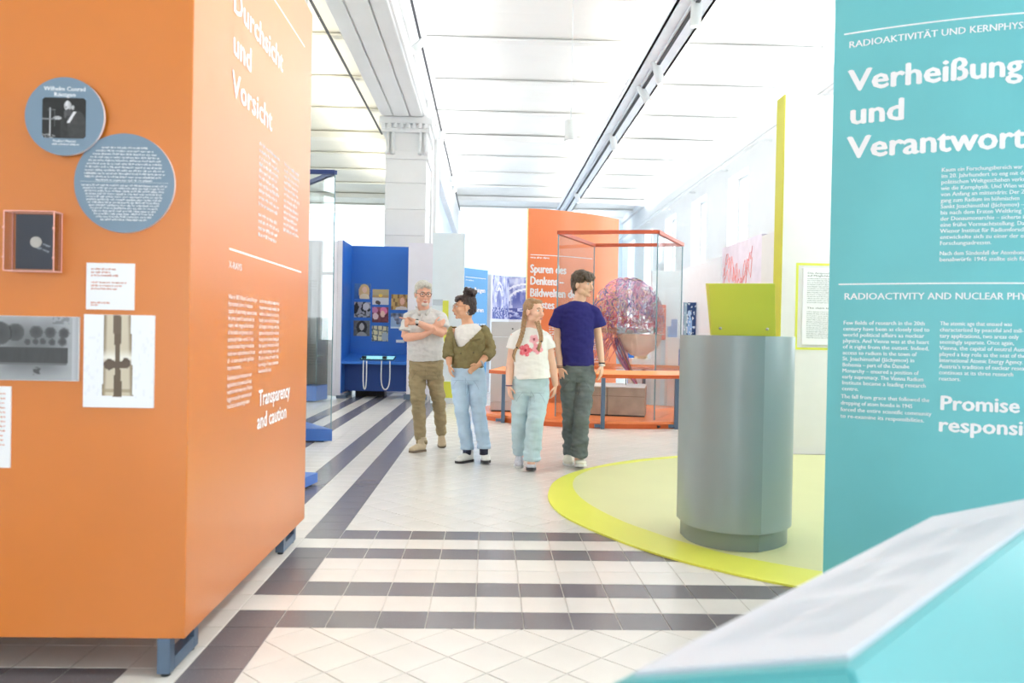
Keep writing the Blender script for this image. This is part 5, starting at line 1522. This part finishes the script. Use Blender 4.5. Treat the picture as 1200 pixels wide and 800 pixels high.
for pts, tail in (([at(615.5, 366, D-.0), at(614, 376, D-.03), at(612.5, 388, D-.10), at(609, 400, D-.125), at(606, 407, D-.13)], [at(606, 407, D-.13), at(603.5, 411, D-.13), at(601.8, 417, D-.13), at(603.5, 424, D-.125)]),
                  ([at(629, 375, D-.03), at(631.5, 383, D-.10), at(633.8, 392, D-.13), at(634, 400, D-.145)], [at(634, 400, D-.145), at(632, 405, D-.15), at(631, 409, D-.15), at(632, 412, D-.15)])):
    bm, _ = braid(pts, .019); b_ = fin('braid', bm, HF, hair, True)
    q = Vector(tail[0]); bm = B(); ell(bm, q, (.014, .014, .010), u=10, v=8); fin('hair_tie', bm, BLACK, hair, True)
    bm = B(); tube(bm, tail, [(.010, .010), (.016, .012), (.015, .012), (.004, .004)], 10); fin('braid_tail', bm, HF, hair, True)
# T-shirt with a flower print (flat print in the cloth colour)
bm = B()
tube(bm, [at(622.3, 385.5, D+.01), at(622, 389, D+.005), at(622, 395, D), chest, at(622, 420, D), at(623, 432, D), at(623.5, 443.5, D)],
     [(.078, .066), (.118, .085), (.150, .108), (.160, .125), (.158, .126), (.162, .128), (.170, .130)], 28)
for a, b in ((shL, elL), (shR, elR)):
    tube(bm, [a+Vector((0, 0, -.012)), a.lerp(b, .25), a.lerp(b, .46)], [.052, .062, .070], 16); ell(bm, a+Vector((0, 0, -.02)), (.054, .058, .044)); tube(bm, [nk+Vector((0, 0, -.02)), a+Vector((0, 0, -.010))], [(.045, .04), (.045, .04)], 14, (0, 1, 0))
me = blend(bm, .0065, 4, disp=folds(.005, 12, (1, 1, 2), 31))
FL = [(at(615, 410, D), .058, (.90, .36, .42)), (at(629, 408, D), .052, (.96, .62, .68)), (at(625, 397.5, D), .045, (.97, .72, .76))]
ca = me.color_attributes.new('Col', 'BYTE_COLOR', 'POINT')
for i, v in enumerate(me.vertices):
    c = (.955, .945, .925)
    if v.co.y < D-.03:
        for p, r_, fc in reversed(FL):
            dx, dz = v.co.x-p.x, v.co.z-p.z; rr = math.hypot(dx, dz); an = math.atan2(dz, dx)
            if rr < r_*(.72+.28*abs(math.cos(an*2.5+p.x*9))):
                c = mixc(fc, (1, .82, .84), .25+.5*noise.noise(v.co*60))
                if rr < .012: c = mixc(fc, (.55, .1, .15), .6)
    ca.data[i].color_srgb = (c[0], c[1], c[2], 1)
ts = fin('t_shirt', me, printed('printed_cotton', .9), o, True)
DG = denim('washed_green_blue_denim', rgb(186, 208, 214), None)
bm = B()
tube(bm, [at(622.5, 440, D), at(622, 448, D), at(622, 456, D), at(622, 463, D)], [(.158, .116), (.166, .120), (.160, .116), (.12, .10)], 24)
leg_shape(bm, hipL, knL, anL+Vector((0, 0, .015)), .088, .076, .070); leg_shape(bm, hipR, knR, anR+Vector((0, 0, .02)), .090, .078, .074)
gj = fin('jeans', blend(bm, .0065, 3, disp=folds(.008, 9, (1, 1, 2), 41)), DG, o, True)
seams(gj, at(621.5, 450, D).x, at(0, 446, D).z, at(0, 464, D).z, .15, mat('green_seam', rgb(130, 152, 166), .9))
GSH = mat('silver_grey_trainer', rgb(206, 206, 214), .5, var=.12, scale=50)
hh = at(609, 537, D+.27); hh.z = .05; tt = at(607.5, 547, D+.05).to_2d().to_3d()
shoe(o, hh, tt, GSH, WSOLE, w=.043)
hh = at(622.5, 545, D+.07).to_2d().to_3d(); tt = at(622.3, 553, D-.15).to_2d().to_3d(); tt.z = .02
shoe(o, hh, tt, GSH, DSOLE, w=.043)
bm = B(); tube(bm, [wrL+Vector((0, 0, .008)), wrL+Vector((0, 0, -.002))], [.031, .031], 14); fin('bracelet', bm, mat('purple_band', rgb(98, 70, 110), .6), o, True)

# ================= tall boy in the navy T-shirt
D = 7.42
o = thing('person', at(674, 549, D).to_2d().to_3d(), 'tall teenage boy with dark fringe, navy T-shirt and faded grey jeans, looking right', 'person')
hd_ = Head(at(683, 333.5, D), (.72, -.69, -.05), 1.0, tilt=0)
sk = B(); hd_.skull(sk, .98)
nk = at(678.5, 353, D+.02)
tube(sk, [hd_.p(0, -.03, -.04), at(680.5, 346, D+.01), nk, nk-Vector((0, 0, .06))], [.056, .054, .060, .08], 14)
shL, shR = at(656.5, 362, D), at(695.5, 361.5, D)
chest = at(676, 378, D); waist = at(676.5, 412, D); hipc = at(676.5, 432, D)
tube(sk, [nk, at(676.5, 364, D), chest, waist, hipc], [(.062, .058), (.115, .075), (.155, .10), (.135, .095), (.14, .10)], 20)
hipL, hipR = at(666, 441, D), at(687, 441, D)
knL, knR = at(667.5, 488, D+.02), at(682, 488, D-.10)
anL, anR = at(668, 532, D+.22), at(678, 537, D-.06)
for a, b, c in ((hipL, knL, anL), (hipR, knR, anR)): tube(sk, [a, b, c, c-Vector((0, 0, .05))], [.07, .052, .038, .034], 12)
elL, elR = at(653.2, 396, D+.03), at(701.5, 396, D+.03); wrL, wrR = at(656.5, 430, D-.04), at(705.3, 427, D-.02)
for a, b, c in ((shL, elL, wrL), (shR, elR, wrR)):
    tube(sk, [a, a.lerp(b, .5), b], [.046, .041, .036], 12); tube(sk, [b, b.lerp(c, .4), c], [.037, .036, .026], 12)
hand(sk, wrL, (.18, -.12, -1), (.6, -1, 0), .6, 1.0); hand(sk, wrR, (-.06, -.08, -1), (-.5, -1, 0), .6, 1.0, thumb=-1)
fin('body', blend(sk, .0052, 4), SKINY, o, True)
HD = mat('chestnut_hair', rgb(74, 58, 44), .5, var=.28, scale=50, bump=.6, bscale=80)
hd_.face(o, HD, LIPS)
bm = B(); hd_.e(bm, 0, -.024, .055, .090, .100, .085); hd_.e(bm, 0, -.060, .0, .076, .058, .074); hd_.e(bm, 0, .045, .082, .080, .058, .040)
hd_.e(bm, 0, .076, .066, .070, .034, .036); hd_.e(bm, .02, .088, .048, .050, .020, .026)
for s in (-1, 1): hd_.e(bm, s*.070, .010, .045, .020, .055, .036); hd_.e(bm, s*.066, -.045, -.030, .018, .03, .04)
hd_.e(bm, 0, -.065, -.06, .05, .035, .035)
fin('hair', blend(bm, .0055, 2, disp=folds(.009, 45, (1, 1, .6), 52)), HD, o, True)
NAV = fabric('navy_cotton', rgb(48, 46, 112), var=.06)
bm = B()
tube(bm, [at(678, 354, D+.01), at(677.5, 359, D+.005), at(677, 366, D), chest, at(676.5, 396, D), at(676.5, 415, D), at(676.5, 428.5, D)],
     [(.080, .070), (.128, .092), (.165, .115), (.165, .128), (.155, .122), (.152, .122), (.154, .124)], 28)
for a, b in ((shL, elL), (shR, elR)):
    e_ = a.lerp(b, .62)+(Vector((-.02, 0, 0)) if a.x < nk.x else Vector((.02, 0, 0)))
    tube(bm, [a+Vector((0, 0, -.012)), a.lerp(e_, .55), e_], [.056, .066, .076], 16); ell(bm, a+Vector((0, 0, -.022)), (.056, .062, .046)); tube(bm, [nk+Vector((0, 0, -.024)), a+Vector((0, 0, -.016))], [(.056, .046), (.052, .046)], 14, (0, 1, 0))
fin('t_shirt', blend(bm, .0065, 4, disp=folds(.007, 11, (1, 1, 1.6), 61)), NAV, o, True)
DK = mat('faded_grey_denim', rgb(104, 112, 112), .85, var=.22, scale=7, bump=.15, bscale=160, spec=.2)
bm = B()
tube(bm, [at(676.5, 424, D), at(676.5, 432, D), at(676.3, 440, D), at(676, 447, D)], [(.142, .112), (.152, .122), (.155, .122), (.11, .09)], 24)
leg_shape(bm, hipL, knL, anL+Vector((0, 0, .015)), .082, .068, .064); leg_shape(bm, hipR, knR, anR+Vector((0, 0, .02)), .084, .074, .074)
bj = fin('jeans', blend(bm, .0065, 3, disp=folds(.015, 9, (1, 1, 2.0), 71)), DK, o, True)
seams(bj, at(674.5, 440, D).x, at(0, 431, D).z, at(0, 450, D).z, .14, mat('grey_seam', rgb(70, 76, 78), .9))
WS2 = mat('chunky_white_trainer', rgb(228, 224, 208), .6, var=.05, scale=30)
hh = at(667, 537, D+.30); hh.z = .045; tt = at(665.5, 545.5, D+.08).to_2d().to_3d()
shoe(o, hh, tt, WS2, WSOLE, w=.050)
hh = at(678, 541, D+.08).to_2d().to_3d(); tt = at(681.5, 551, D-.16).to_2d().to_3d(); tt.z = .035
shoe(o, hh, tt, WS2, WSOLE, w=.052)
for dz in (.012, .0):
    bm = B(); tube(bm, [wrL+Vector((0, 0, dz)), wrL+Vector((0, 0, dz-.004))], [.031, .031], 14); fin('bracelet', bm, mat('brown_cord', rgb(92, 56, 50), .7), o, True)
bm = B(); tube(bm, [wrR+Vector((0, 0, .02)), wrR+Vector((0, 0, .008))], [.030, .030], 14); fin('bracelet', bm, BLACK, o, True)
bm = B(); tube(bm, [wrR+Vector((0, 0, .002)), wrR+Vector((0, 0, -.014))], [.031, .031], 14); wt = fin('watch', bm, mat('pale_strap', rgb(220, 214, 190), .5), o, True)
bm = B(); ell(bm, wrR+Vector((-.004, -.03, -.006)), (.016, .006, .016)); fin('watch_face', bm, mat('watch_silver', rgb(220, 214, 208), .3), wt, True)
for p_ in [q for q in bpy.data.objects if q.name.startswith('person') and q.type == 'EMPTY']: p_['group'] = 'visitors walking through the exhibition'
